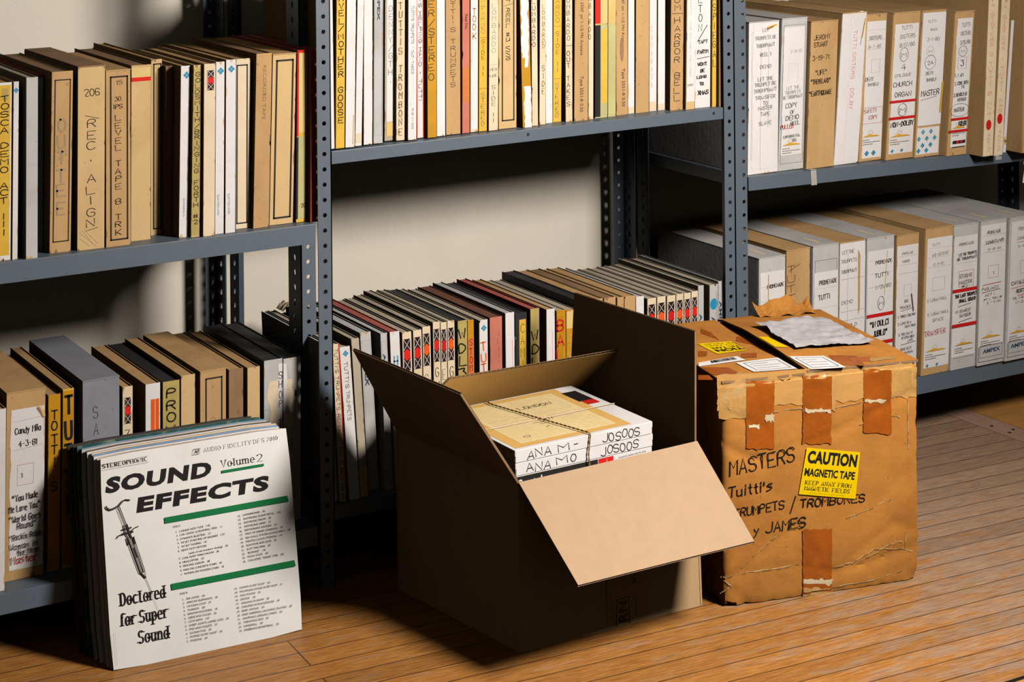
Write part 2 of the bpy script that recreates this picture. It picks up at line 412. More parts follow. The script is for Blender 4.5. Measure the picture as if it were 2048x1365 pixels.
def write(mb, F, ink, text, p0, p1, h, style='hand', pen=None, jit=.05, slant=0.0):
    """text with its baseline from p0 to p1 (surface metres) and capitals h tall; F maps surface (a,b) -> 3D"""
    p0 = Vector(p0); p1 = Vector(p1); d = p1 - p0; ln = d.length; d = d / ln; up = Vector((-d.y, d.x))
    def M(x, y, sx): 
        q = p0 + d * ((x + slant * y * h / (sx or 1)) * sx) + up * (y * h); return F(q.x, q.y)
    if style.startswith('print'):
        bold = {'print': .0, 'print_bold': .022, 'print_heavy': .035, 'print_title': .055, 'print_caps': .048}[style]
        vs, fs, w_ = bfont(text, bold); sx = ln / w_
        mb.mesh([M(x, y, sx) for x, y in vs], fs, ink); return
    pl, w_ = stroke_text(text, jit) if style == 'hand' else serif_text(text)
    sx = ln / w_
    pen = pen or h * .115
    for p in pl:
        pm = [(x * sx + slant * y * h, y * h) for x, y in p]
        if style == 'hand': rb = ribbon(pm, pen)
        elif style == 'serif': rb = ribbon(pm, pen, pen * .45, pen * 1.15)
        elif style == 'serif_light': rb = ribbon(pm, pen, pen * .6, pen * 1.5)
        for qd in rb:
            mb.poly([F(*(p0 + d * x + up * y)) for x, y in qd], ink)
# ---------------------------------------------------------------- room
def slab(name, x0, y0, z0, x1, y1, z1, m, label, cat):
    b = MB(); b.box(x0, y0, z0, x1, y1, z1, m); o = b.build(name); return tag(o, label, cat, kind='structure')
slab('floor', -3.2, -4.2, -.06, 4.6, .42, 0, 'floor', 'worn wooden strip floor with amber finish rubbed away in patches', 'floor')
slab('wall_back', -3.2, .42, -.06, 4.6, .54, 2.5, 'plaster', 'off white plaster wall behind the steel shelving', 'wall')
b = MB(); b.box(1.519, -1.6, 0, 1.579, .415, .0012, 'trim_wood'); tag(b.build('trim_1'), 'greyish pink border board let into the floor beside the shelving', 'floor trim', kind='structure')
b = MB(); b.box(1.582, -1.6, 0, 3.2, .415, .0010, 'floor_amber')
for q in range(1, 9): b.box(1.582 + .2 * q, -1.6, .001, 1.5835 + .2 * q, .415, .0012, 'dark_gap')
for q in (.03, -.021): 
    for (a, c) in ((1.540, q), (1.561, q - .04)): b.tube([(a, c, .0008), (a, c, .0016)], .004, 'dark_gap', 8)
tag(b.build('trim_2'), 'amber floorboards beyond the border board', 'floor trim', kind='structure')
b = MB(); b.box(.66, -.856, 0, 3, -.846, .0025, 'dark_gap'); b.box(.66, -.872, 0, 3, -.857, .004, 'floor_amber'); b.box(.66, -.905, 0, 3, -.873, .0025, 'dark_gap')
tag(b.build('trim_3'), 'narrow wooden edging strip with dark gaps let into the floor', 'floor trim', kind='structure')

# ---------------------------------------------------------------- steel shelving
PITCH = .0254
def flange(mb, F, wd, z0, z1, zh, uc, rad, tall=1.0, th=.002, m='steel', cut=None):
    """perforated strip: local u across (0..wd), z up; F(u, n, z) -> 3D, n into the thickness"""
    nk0 = math.ceil((z0 + PITCH / 2 - zh) / PITCH); nk1 = math.floor((z1 - PITCH / 2 - zh) / PITCH)
    NS = 16
    def edge(k):                       # point on the cell rectangle for the k-th direction
        a = k * 2 * math.pi / NS; dx, dz = math.cos(a), math.sin(a)
        hw = (wd - uc) if dx > 0 else uc
        tx = hw / abs(dx) if abs(dx) > 1e-6 else 1e9; tz = PITCH / 2 / abs(dz) if abs(dz) > 1e-6 else 1e9
        t = min(tx, tz); return dx * t, dz * t
    for k in range(nk0, nk1 + 1):
        zc = zh + k * PITCH; vs = []
        for i in range(NS):
            a = i * 2 * math.pi / NS; ex, ez = edge(i)
            hx, hz = rad * math.cos(a), rad * tall * math.sin(a)
            for n in (0, th): vs.append(F(uc + ex, n, zc + ez)); vs.append(F(uc + hx, n, zc + hz))
        fs = []
        for i in range(NS):
            j = (i + 1) % NS; a, c = 4 * i, 4 * j
            fs += [(a, c, c + 1, a + 1), (a + 2, a + 3, c + 3, c + 2), (a + 1, c + 1, c + 3, a + 3)]
        mb.mesh(vs, fs, m)
        for (u, s_) in ((0, 1), (wd, -1)):       # corners of the cell and outer edges
            for q in (1, -1):
                pass
        cs = []
        for (u, q) in ((wd, 1), (0, 1), (0, -1), (wd, -1)):
            ang = math.atan2(q * PITCH / 2, (u - uc)) % (2 * math.pi); i = int(ang / (2 * math.pi / NS)); j = (i + 1) % NS
            e0, e1 = edge(i), edge(j)
            for n in (0, th): mb.poly([F(uc + e0[0], n, zc + e0[1]), F(u, n, zc + q * PITCH / 2), F(uc + e1[0], n, zc + e1[1])], m)
    za, zb = zh + (nk0 - .5) * PITCH, zh + (nk1 + .5) * PITCH
    for (p, q) in ((z0, za), (zb, z1)):
        if q - p > 1e-5:
            for n in (0, th): mb.poly([F(0, n, p), F(wd, n, p), F(wd, n, q), F(0, n, q)], m)
    for u in (0, wd): mb.poly([F(u, 0, z0), F(u, th, z0), F(u, th, z1), F(u, 0, z1)], m)
    for z in (z0, z1): mb.poly([F(0, 0, z), F(wd, 0, z), F(wd, th, z), F(0, th, z)], m)
def post(parent, x, y, fdir, sdir, fw, sw, z1, zh, corner, m='steel', z0=0.0, uc=None):
    """slotted angle post: corner edge at x,y; front flange runs fdir (+1 right, -1 left), side flange runs sdir (+1 back, -1 forward)"""
    b = MB()
    flange(b, lambda u, n, z: (x + fdir * u, y + n * sdir, z), fw, z0, z1, zh, uc or fw * .5, .0037, m=m)
    flange(b, lambda u, n, z: (x + fdir * n, y + sdir * u, z), sw, z0, z1, zh + .004, sw * .52, .0042, 1.45, m=m)
    return b.build('post', parent)
def shelf(parent, x0, x1, y0, y1, zt0, zt1, lip, m='steel', holes=(), deep=0):
    """sheet steel shelf: top at zt0 (left end) .. zt1 (right end), folded lips front and back"""
    b = MB(); t = .0012; mid = zt0
    def P(x, y, z): return (x, y, z + zt0 + (zt1 - zt0) * (x - x0) / (x1 - x0))
    def bx(xa, ya, za, xb, yb, zb, bev=0): b.box(xa, ya, za, xb, yb, zb, m, P, bev)
    bx(x0, y0 + .0015, -t, x1, y1, 0)
    bx(x0, y0, -lip, x1, y0 + .0016, -.0004, .0006)
    bx(x0, y0 + .0016, -lip, x1, y0 + .014, -lip + t)
    bx(x0, y1 - .0015, -lip, x1, y1, -t)
    for x in (x0, x1 - .0015): bx(x, y0 + .002, -lip * .9, x + .0015, y1 - .002, -t)
    o = b.build('shelf', parent)
    if holes:
        for hx in holes:
            h = MB(); c = P(hx, y0, -lip * .42)
            h.tube([(c[0], c[1] - .0006, c[2]), (c[0], c[1] + .001, c[2])], .0026, 'dark_gap', 12)
            h.tube([(c[0], c[1] - .0008, c[2] - .0002), (c[0], c[1], c[2] - .0002)], .0011, 'bolt', 8)
            h.build('bolt', o)
    return o
ZA, ZB = .975, 0.90470
left = empty('shelving_unit', (0, 0, 0))
tag(left, 'grey steel shelving unit behind the leaning records', 'shelving unit', 'steel shelving units')
post(left, .0159, 0, -1, 1, .0256, .035, 1.32, ZA, 1)
post(left, -.0025, .085, 1, 1, .0275, .052, 1.32, ZA + .007, 1, 'steel', .17)
b = MB(); b.box(-.0025, .086, 0, -.0005, .137, .17, 'steel_dark'); b.box(-.0025, .100, 0, .024, .102, .168, 'steel_dark'); b.build('post_foot', left)
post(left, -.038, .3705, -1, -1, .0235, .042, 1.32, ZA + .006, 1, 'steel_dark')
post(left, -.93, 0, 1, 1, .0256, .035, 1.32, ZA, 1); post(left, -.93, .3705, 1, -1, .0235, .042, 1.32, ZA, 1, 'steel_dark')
shelf(left, -.93, -.0152, .0, .368, .6093, .6073, .0325)
shelf(left, -.93, -.0152, .0, .368, .1066, .1066, .0318)
mid = empty('shelving_unit', (0, 0, 0))
tag(mid, 'grey steel shelving unit behind the open carton', 'shelving unit', 'steel shelving units')
post(mid, .8548, 0, -1, 1, .0248, .035, 1.32, ZB, 1)
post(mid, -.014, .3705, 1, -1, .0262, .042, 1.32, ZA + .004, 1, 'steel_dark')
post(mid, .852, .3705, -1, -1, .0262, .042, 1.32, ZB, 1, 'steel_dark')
shelf(mid, .0161, .8275, -.0005, .368, .7243, .7293, .0215, holes=(.3985, .8055))
shelf(mid, .0161, .8275, -.0005, .368, .1345, .1345, .024)
right = empty('shelving_unit', (0, 0, 0))
tag(right, 'grey steel shelving unit behind the taped carton', 'shelving unit', 'steel shelving units')
post(right, .857, .004, 1, 1, .0292, .04, 1.32, ZB - .0035, 1, uc=.0215)
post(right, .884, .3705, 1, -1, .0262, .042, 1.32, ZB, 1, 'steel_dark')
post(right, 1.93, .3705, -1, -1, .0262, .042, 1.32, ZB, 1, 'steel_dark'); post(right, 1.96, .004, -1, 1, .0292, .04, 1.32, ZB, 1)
shelf(right, .8866, 1.95, .0, .368, .5918, .5718, .0262, 'steel')
shelf(right, .8866, 1.95, .0, .368, .149, .142, .035, 'steel')
# strips of tape stuck on the shelf lip
b = MB(); b.box(1.0365, -.0012, .5605, 1.0505, -.0006, .5915, 'mirror_tape', lambda x, y, z: (x - (z - .59) * .06, y, z)); b.box(1.0365, -.0012, .5895, 1.0505, .02, .5903, 'mirror_tape')
b.build('tape_strip', right)
b = MB(); b.box(1.5268, -.0012, .5615, 1.5440, -.0006, .5795, 'mirror_tape'); b.build('tape_strip', right)
b = MB()
pp = [(1.604, -.004, .551), (1.600, -.010, .540), (1.592, -.016, .530), (1.584, -.022, .524), (1.579, -.025, .513)]
for (a, c) in zip(pp, pp[1:]):
    b.poly([a, (a[0] + .017, a[1], a[2] - .002), (c[0] + .017, c[1], c[2] - .002), c], 'paper_white')
b.build('tape_tail', right)

# ---------------------------------------------------------------- tape boxes
class Face:
    """front face of a box: u 0..1 across, v 0..1 up; marks go on ever higher layers"""
    def __init__(s, w, h, lean, root, spine):
        s.w, s.h, s.lean, s.root, s.cur, s.k = w, h, lean, root, spine, 1; s.open = []
    def F(s, a, c): return (a + s.lean * c, -.00012 * s.k, c)
    def lay(s): s.k += 1
    def rect(s, m, u0, v0, u1, v1):
        s.lay(); s.cur.poly([s.F(u0 * s.w, v0 * s.h), s.F(u1 * s.w, v0 * s.h), s.F(u1 * s.w, v1 * s.h), s.F(u0 * s.w, v1 * s.h)], m)
    def paper(s, m, u0, v0, u1, v1, edges='', j=.0012, name='spine_label'):
        s.lay(); s.cur = MB(); s.open.append((name, s.cur))
        c = [(u0 * s.w, v0 * s.h), (u1 * s.w, v0 * s.h), (u1 * s.w, v1 * s.h), (u0 * s.w, v1 * s.h)]
        pts = []
        for e, (p, q) in zip('brtl', zip(c, c[1:] + c[:1])):
            n = max(2, int(math.hypot(q[0] - p[0], q[1] - p[1]) / .006)) if e in edges else 1
            off = 0
            for i in range(n):
                f = i / n
                off = off * .6 + random.uniform(-j, j) if i else 0
                nx, ny = ((0, 1) if e in 'bt' else (1, 0))
                pts.append((p[0] + (q[0] - p[0]) * f + nx * off, p[1] + (q[1] - p[1]) * f + ny * off))
        pts = [(min(max(x, .0002), s.w - .0002), y) for x, y in pts]
        fr = [s.F(*p) for p in pts]
        s.cur.poly(fr, m)
        bk = [(x, -.00002, z) for x, y, z in fr]
        for i in range(len(fr)):
            k = (i + 1) % len(fr); s.cur.poly([fr[i], bk[i], bk[k], fr[k]], m)
    def V(s, ink, t, u, vt, vb, su, pen=None):
        s.lay(); n = len(t); st = (vt - vb) * s.h / n
        for i, c in enumerate(t):
            if c == ' ': continue
            cw = su * s.w * (.3 if c in 'I1.\'' else 1); zc = vt * s.h - st * (i + .86) + random.uniform(-.06, .06) * st
            if c in '/-_': a, z2, cw = (.35, st * .5, cw * 1.3) if c == '/' else (0, 0, cw)
            ht = st * .72
            if c == '/':
                cw_ = su * s.w * 1.2; pq = [(u * s.w - cw_ / 2, zc - ht * .1), (u * s.w + cw_ / 2, zc + ht)]
                for q in ribbon(pq, pen or st * .12): s.cur.poly([s.F(*p) for p in q], ink)
                continue
            x0 = u * s.w - cw / 2 + random.uniform(-.05, .05) * su * s.w
            write(s.cur, s.F, ink, c, (x0, zc), (x0 + cw, zc + random.uniform(-.04, .08) * cw), ht, 'hand', pen or max(st * .125, .0009), 0)
    def R(s, ink, t, u, vt, vb, hu, style='hand', pen=None):
        s.lay(); write(s.cur, s.F, ink, t, (u * s.w, vt * s.h), (u * s.w, vb * s.h), hu * s.w, style, pen)
    def H(s, ink, t, uc, v, wu, hm, style='hand', pen=None, sl=.03):
        s.lay(); d = wu * s.w / 2; hm *= 1 if style.startswith('print') else .8; pen = pen or (max(hm * .11, .0006) if style == 'hand' else None)
        write(s.cur, s.F, ink, t, (uc * s.w - d, v * s.h - sl * d), (uc * s.w + d, v * s.h + sl * d), hm, style, pen)
    def L(s, ink, u0, v0, u1, v1, t):
        s.lay()
        for q in ribbon([(u0 * s.w, v0 * s.h), (u1 * s.w, v1 * s.h)], t): s.cur.poly([s.F(*p) for p in q], ink)
    def frame(s, ink, u0, v0, u1, v1, t):
        t *= 1.25 if t > .001 else 1
        a, c, d, e = u0 * s.w, u1 * s.w, v0 * s.h, v1 * s.h; s.lay()
        for (x0, z0, x1, z1) in ((a, d, c, d + t), (a, e - t, c, e), (a, d, a + t, e), (c - t, d, c, e)):
            s.cur.poly([s.F(x0, z0), s.F(x1, z0), s.F(x1, z1), s.F(x0, z1)], ink)
    def ring(s, ink, uc, vc, rx, rz, t, fill=False):
        s.lay(); n = 22; x, z = uc * s.w, vc * s.h
        p = [(x + rx * math.cos(i * 2 * math.pi / n), z + rz * math.sin(i * 2 * math.pi / n)) for i in range(n + (0 if fill else 1))]
        if fill: s.cur.poly([s.F(*q) for q in p], ink)
        else:
            for q in ribbon(p, t): s.cur.poly([s.F(*a) for a in q], ink)
    def plaid(s, u0, v0, u1, v1, hot='bright_red'):
        s.rect('plaid_black', u0, v0, u1, v1); s.lay()
        a, c, d, e = u0 * s.w, u1 * s.w, v0 * s.h, v1 * s.h; mx, mz = (a + c) / 2, (d + e) / 2; hw, hz = (c - a) / 2, (e - d)
        s.lay(); s.cur.poly([s.F(mx + hw * .92 * x, mz + hz * .19 * y) for x, y in ((-1, -.5), (0, -1), (1, -.5), (1, .5), (0, 1), (-1, .5))], hot)
        s.lay(); t = min(.0007, (c - a) * .065)
        for (p, q) in (((a, d), (c, d + hz * .37)), ((c, d), (a, d + hz * .37)), ((a, e), (c, e - hz * .37)), ((c, e), (a, e - hz * .37)), ((a, d), (a, e)), ((c, d), (c, e)), ((a, mz), (c, mz))):
            if p[1] == q[1]: continue
            for qq in ribbon([p, q], t): s.cur.poly([s.F(*x) for x in qq], 'print_white')
    def dia(s, uc, vc, z, m='teal'):
        s.lay(); x0, y0 = uc * s.w, vc * s.h
        for dx, dy in ((-1, 0), (1, 0), (0, 1), (0, -1)):
            x, y = x0 + dx * z * .52, y0 + dy * z * .52; r = z * .46
            s.cur.poly([s.F(x - r, y), s.F(x, y - r), s.F(x + r, y), s.F(x, y + r)], m)
    def sun(s, uc, v, wu):
        """yellow sunrise letterhead with an address in fine print"""
        s.lay(); x, z, d = uc * s.w, v * s.h, wu * s.w / 2
        s.cur.poly([s.F(x - d, z), s.F(x + d, z), s.F(x + d * .55, z + .0028), s.F(x + d * .1, z + .0034), s.F(x - d * .15, z + .006), s.F(x - d * .5, z + .0035)], 'gold')
        s.lay(); n = 12
        for r in (.007, .0052):
            p = [(x - d * .1 + r * math.cos(math.pi * i / n), z + .006 + r * math.sin(math.pi * i / n)) for i in range(n + 1)]
            for q in ribbon(p, .0003): s.cur.poly([s.F(*a) for a in q], 'cream')
        for i, k in enumerate((.35, .95, .5)):
            s.lay(); zz = z - .0065 - .0042 * i
            x_ = x - d
            while x_ < x - d + 2 * d * k:
                l = random.uniform(.002, .006); s.cur.poly([s.F(x_, zz), s.F(min(x_ + l, x + d), zz), s.F(min(x_ + l, x + d), zz + .0011), s.F(x_, zz + .0011)], 'grey_ink'); x_ += l + .0012
    def lines(s, u0, u1, vs):
        for v in vs: s.L('pencil', u0, v, u1, v, .0003)
    def tab(s, u0=.42, y0=.02, u1=.56, y1=.07):
        """pale sticker on the top of the box"""
        b_ = MB(); z = s.h + .0006; sh = s.lean * s.h
        b_.poly([(u0 * s.w + sh, y0, z), (u1 * s.w + sh, y0, z), (u1 * s.w + sh, y1, z), (u0 * s.w + sh, y1, z)], 'cream'); s.open.append(('top_label', b_))
    def do(s, cmd):
        k = cmd[0]; a = cmd[1:]
        {'P': s.paper, 'T': lambda *q: s.paper(*q, name='spine_tape'), 'V': s.V, 'R': s.R, 'H': s.H, 'F': s.frame, 'L': s.L, 'Q': s.rect, 'X': s.plaid, 'B': s.dia, 'O': s.ring, 'S': s.sun, 'N': s.lines, 'U': s.tab}[k](*a)
WORN = {'white': 'kraft_pale', 'paper_white': 'cream', 'cream': 'kraft', 'kraft': 'kraft_dark', 'kraft_pale': 'kraft_dark', 'grey': 'kraft', 'beige': 'kraft_dark', 'salmon': 'red_box', 'kraft_dark': 'brown', 'grey_blue': 'kraft_dark', 'black_box': 'kraft_dark'}
def tape_box(geo, side, spine, label, marks=(), group=None, d=.266, lid=None, cat='tape box'):
    X, Y, Z, w, h, lean = geo
    root = empty('tape_box', (X, Y, Z)); tag(root, label, cat, group)
    fn = lambda x, y, z: (x + lean * z, y, z)
    wide = w > .034
    c = MB(); k = random.uniform(.0003, .0012)
    if wide:
        c.box(0, .0016, 0, w, d, h - .002, side, fn, .0012); o = c.build('case', root)
        l = MB(); l.box(-.0002, -.0008, h - .0018, w + .0002, d - .002, h + .0002, lid or side, fn, .0005); l.build('lid', root)
    else:
        t = .0013
        c.box(t, .0016, .0004, w - t, d - .001, h - .0014 - k, lid or side, fn); o = c.build('case', root)
        l = MB(); l.box(0, .0012, 0, t, d, h, side, fn, .0004); l.box(w - t, .0012, 0, w, d - .0012, h - k * .5, side, fn, .0004); l.build('cover', root)
    sp = MB(); sp.box(.0002, 0, .0003, w - .0002, .0017, h - (.002 if wide else .0003), spine, fn, .0005)
    f = Face(w, h, lean, root, sp)
    for m in marks: f.do(m)
    if spine in WORN:                      # rubbed corners and nicks show the board
        rs = random.Random(int(X * 9e5) + 3)
        for q in range(rs.randint(3, 7)):
            e = rs.random(); sz = rs.uniform(.0012, .0045); ln = sz * rs.uniform(.6, 3.5)
            if e < .38: zc = rs.choice((.0004, h - .0006 - (.002 if wide else 0))); up = 1 if zc < .01 else -1; xc = rs.choice((0.0003, w - .0003)) if rs.random() < .6 else rs.uniform(.2, .8) * w; pts = [(xc - sz, zc), (xc + sz, zc), (xc + sz * .3, zc + up * ln * .6), (xc - sz * .4, zc + up * ln * .35)]
            else: xc = rs.choice((.0003, w - .0003)); up = 1 if xc < w / 2 else -1; zc = rs.uniform(.03, .97) * h; pts = [(xc, zc - ln), (xc + up * sz * .35, zc - ln * .4), (xc + up * sz * .5, zc + ln * .2), (xc, zc + ln)]
            pts = [(min(max(a, .0003), w - .0003), min(max(c_, .0004), h - .0005)) for a, c_ in pts]
            sp.poly([(a + lean * c_, -.00008, c_) for a, c_ in pts], WORN[spine])
    sp.build('spine', root)
    for nm, b_ in f.open: b_.build(nm, root)
    return root
# one entry per box, in order along the shelf: (side colour, spine colour, label, marks)
LM = [
('kraft', 'white', 'cream box with yellow spine tape hand-lettered TOSCA DEMO ACT III', [('T', 'yellow_tape', .1, .03, .88, .985, 'lr', .0006), ('Q', 'khaki_tape', .3, .9, .7, .965), ('V', 'ink', 'TOSCA DEMO ACT III', .5, .93, .14, .5)]),
('kraft', 'white', 'very thin white box with a blue diamond, beside the TOSCA box', [('B', .5, .95, .0042)]),
('beige', 'grey', 'plain pale grey box with no lettering, on the middle shelf behind the records', []),
('red_box', 'white', 'thin white box with a red top edge, set back beside the plain grey box', [('Q', 'red', .0, .985, 1, 1)]),
('kraft_dark', 'kraft', 'scuffed brown box with a black frame and faint pencil letters', [('F', 'print_black', .14, .06, .9, .955, .0014), ('V', 'pencil', 'OUTTEE', .52, .75, .2, .35)]),
('kraft_dark', 'kraft_pale', 'thick tan box hand-lettered 206 REC ALIGN with scraped lower corner', [('H', 'marker', '206', .52, .835, .56, .0135), ('L', 'marker', .28, .73, .78, .71, .0008), ('V', 'marker', 'REC. ALIGN', .5, .715, .115, .3, .0011), ('L', 'marker', .3, .105, .75, .117, .0008), ('L', 'cream', .1, .1, .7, .02, .0004), ('L', 'cream', .2, .11, .6, .03, .0004), ('L', 'cream', .1, .07, .5, .02, .0004), ('L', 'cream', .35, .1, .8, .03, .0004)]),
('kraft', 'kraft', 'black-framed tan box hand-lettered 15 and 30 ips level tape', [('F', 'print_black', .17, .035, .9, .965, .002), ('H', 'marker', '15', .55, .915, .22, .008), ('H', 'marker', '&', .5, .87, .14, .007), ('H', 'marker', '30', .5, .825, .25, .008), ('H', 'marker', 'IPS', .5, .78, .34, .0085), ('V', 'marker', 'LEVEL TAPE 8 TRK', .5, .75, .06, .22, .0009)]),
('kraft_dark', 'kraft_pale', 'plain tan box with a yellow patch and one red stripe near the top', [('T', 'cream_tape', .02, .905, .98, .985), ('Q', 'bright_red', .02, .907, .98, .93)]),
('kraft', 'kraft_pale', 'tan box with an empty tall black frame, beside the red-striped one', [('F', 'print_black', .2, .035, .95, .975, .0017)]),
('kraft_dark', 'kraft_dark', 'shaded plain brown box pushed back next to the tall black frame', []),  # tan box, its shade put into the darker spine colour
('kraft', 'white', 'white box with one blue diamond, beside the shaded brown box', [('B', .62, .945, .006), ('R', 'pale_blue', 'GAIANSSE-ZUNL', .42, .23, .12, .16, 'print')]),
('kraft', 'kraft_pale', 'yellow-taped box hand-lettered BRINGING FORTH', [('T', 'khaki_tape', .06, .01, .95, .985, 'lr', .0008), ('V', 'ink', 'GOLDSMITH/BRINGING FORTH #2', .52, .96, .07, .5)]),
('kraft', 'cream', 'cream box with a red and black plaid patch, on the middle shelf', [('X', .3, .845, .86, .96)]),
('kraft', 'white', 'thin white box with a blue diamond just after the plaid patch box', [('B', .55, .945, .006), ('R', 'pale_blue', 'QUANTEGY-AMPX', .25, .23, .11, .2, 'print')]),
('kraft', 'white', 'white box with a blue diamond touching the narrow black-framed box', [('B', .55, .945, .006), ('R', 'pale_blue', 'QUANTEGY-AMPX', .25, .23, .11, .2, 'print')]),
('kraft', 'cream', 'narrow cream box with a closely fitted black frame', [('F', 'print_black', .04, .03, .82, .965, .0017)]),
('kraft_dark', 'kraft', 'plain brown box with faint embossed capitals, between two framed boxes', [('R', 'kraft_dark', 'RECORDED TAPE', .45, .93, .62, .2, 'print'),]),
('kraft', 'kraft_pale', 'wide tan box with a heavy black frame nearest the upright', [('F', 'print_black', .15, .035, .9, .965, .0024)]),
('red_box', 'yellow_tape', 'red-edged box with yellow and greenish spine tape beside the upright', [('T', 'cream_tape', .18, .52, .98, .98), ('T', 'green_tape', .18, .02, .98, .5), ('Q', 'red', .0, .5, .17, .985), ('Q', 'print_black', .0, .02, .17, .495), ('Q', 'red', .0, .985, 1, 1), ('H', 'marker', '20', .7, .085, .4, .008)]),
('red_box', 'red_box', 'red-topped box mostly hidden behind the perforated upright', [('Q', 'red', 0, .97, 1, 1)])]
LL = [
('kraft', 'white', 'pale box cut off by the picture edge on the bottom shelf', []),
('kraft', 'kraft', 'thick kraft box with a white label dated 4-3-81', [('P', 'paper_white', .12, .055, .97, .905, 'lr', .0008), ('L', 'kraft_dark', .8, .895, .95, .845, .004), ('L', 'cream_tape', .86, .905, .97, .85, .0035), ('L', 'pencil', .2, .84, .95, .85, .0003), ('L', 'pencil', .2, .69, .95, .7, .0003), ('H', 'ink', 'Candy Milo', .56, .775, .66, .012), ('H', 'ink', '4-3-81', .56, .705, .46, .011), ('F', 'faded_red', .3, .5, .72, .61, .0003), ('H', 'ink', '1', .42, .54, .03, .009), ('H', 'ink', '"You Made', .5, .42, .66, .012), ('H', 'ink', 'Me Love You"', .5, .365, .8, .012), ('H', 'ink', '"World Goes', .5, .31, .8, .012), ('H', 'ink', 'Round"', .56, .27, .5, .012), ('H', 'ink', '"Rockin Robin', .53, .215, .82, .011), ('H', 'ink', 'Woman in', .48, .165, .7, .011), ('H', 'ink', 'the Moon', .6, .13, .55, .011), ('H', 'red_ink', 'Master', .5, .09, .66, .014)]),
('kraft', 'gold_tape', 'torn yellow-taped box lettered TUTTIS set back next to the white label', [('T', 'gold_tape', .02, .02, .9, .97, 'tlr', .001), ('V', 'ink', 'TOTTI.S', .5, .92, .45, .45)]),
('kraft', 'yellow_tape', 'yellow-taped box lettered TUTTI beside the thick grey box', [('T', 'gold_tape', .02, .02, .96, .99), ('V', 'ink', 'TUTTI', .52, .97, .3, .55)]),
('grey_blue', 'grey_blue', 'thick slate grey box, the only one of that colour', [('V', 'ink', 'SARTI', .36, .86, .42, .12, .0009)]),
('kraft', 'cream', 'cream box with a plaid patch above a handwritten 7', [('X', .2, .78, .82, .935), ('H', 'ink', '7', .5, .71, .45, .012)]),
('kraft', 'white', 'cream box with a bright orange label block', [('Q', 'orange', .36, .05, .92, .905), ('Q', 'cream', .62, .05, .66, .905)]),
('black_box', 'khaki_tape', 'black-edged box with khaki tape lettered PROMENADE', [('T', 'khaki_tape', .2, .02, .82, .97, 'lr', .0005), ('V', 'ink', 'PROMENADE', .5, .965, .3, .5)]),
('kraft', 'kraft_pale', 'plain pale tan box beside the PROMENADE box on the bottom shelf', []),
('kraft', 'kraft', 'wide kraft box with a black frame and pencilled letters BA', [('F', 'print_black', .2, .04, .86, .955, .002), ('V', 'pencil', 'BA', .5, .74, .52, .16, .0008)]),
('kraft', 'kraft_dark', 'shaded brown box between the framed kraft box and a plain tan one', []),  # shadow on this tan spine is painted as darker board
('kraft', 'kraft_pale', 'plain tan box touching the black-lidded boxes on the bottom shelf', []),
('black_box', 'grey', 'black-lidded grey box with white strip hand-lettered SHOP TAPE', [('P', 'cream', .3, .1, .99, .87, 'l', .003), ('P', 'paper_white', .76, .06, 1., .97, 'lr', .001), ('V', 'marker', 'SHOP TAPE', .88, .93, .4, .16, .0012)]),
('black_box', 'grey', 'black-lidded grey box with a brown stain beside the upright', [('P', 'cream', .01, .1, .5, .87, 'r', .003), ('P', 'paper_white', .0, .3, .18, .97, 'r', .001), ('Q', 'ink', .66, .76, .75, .8)])]
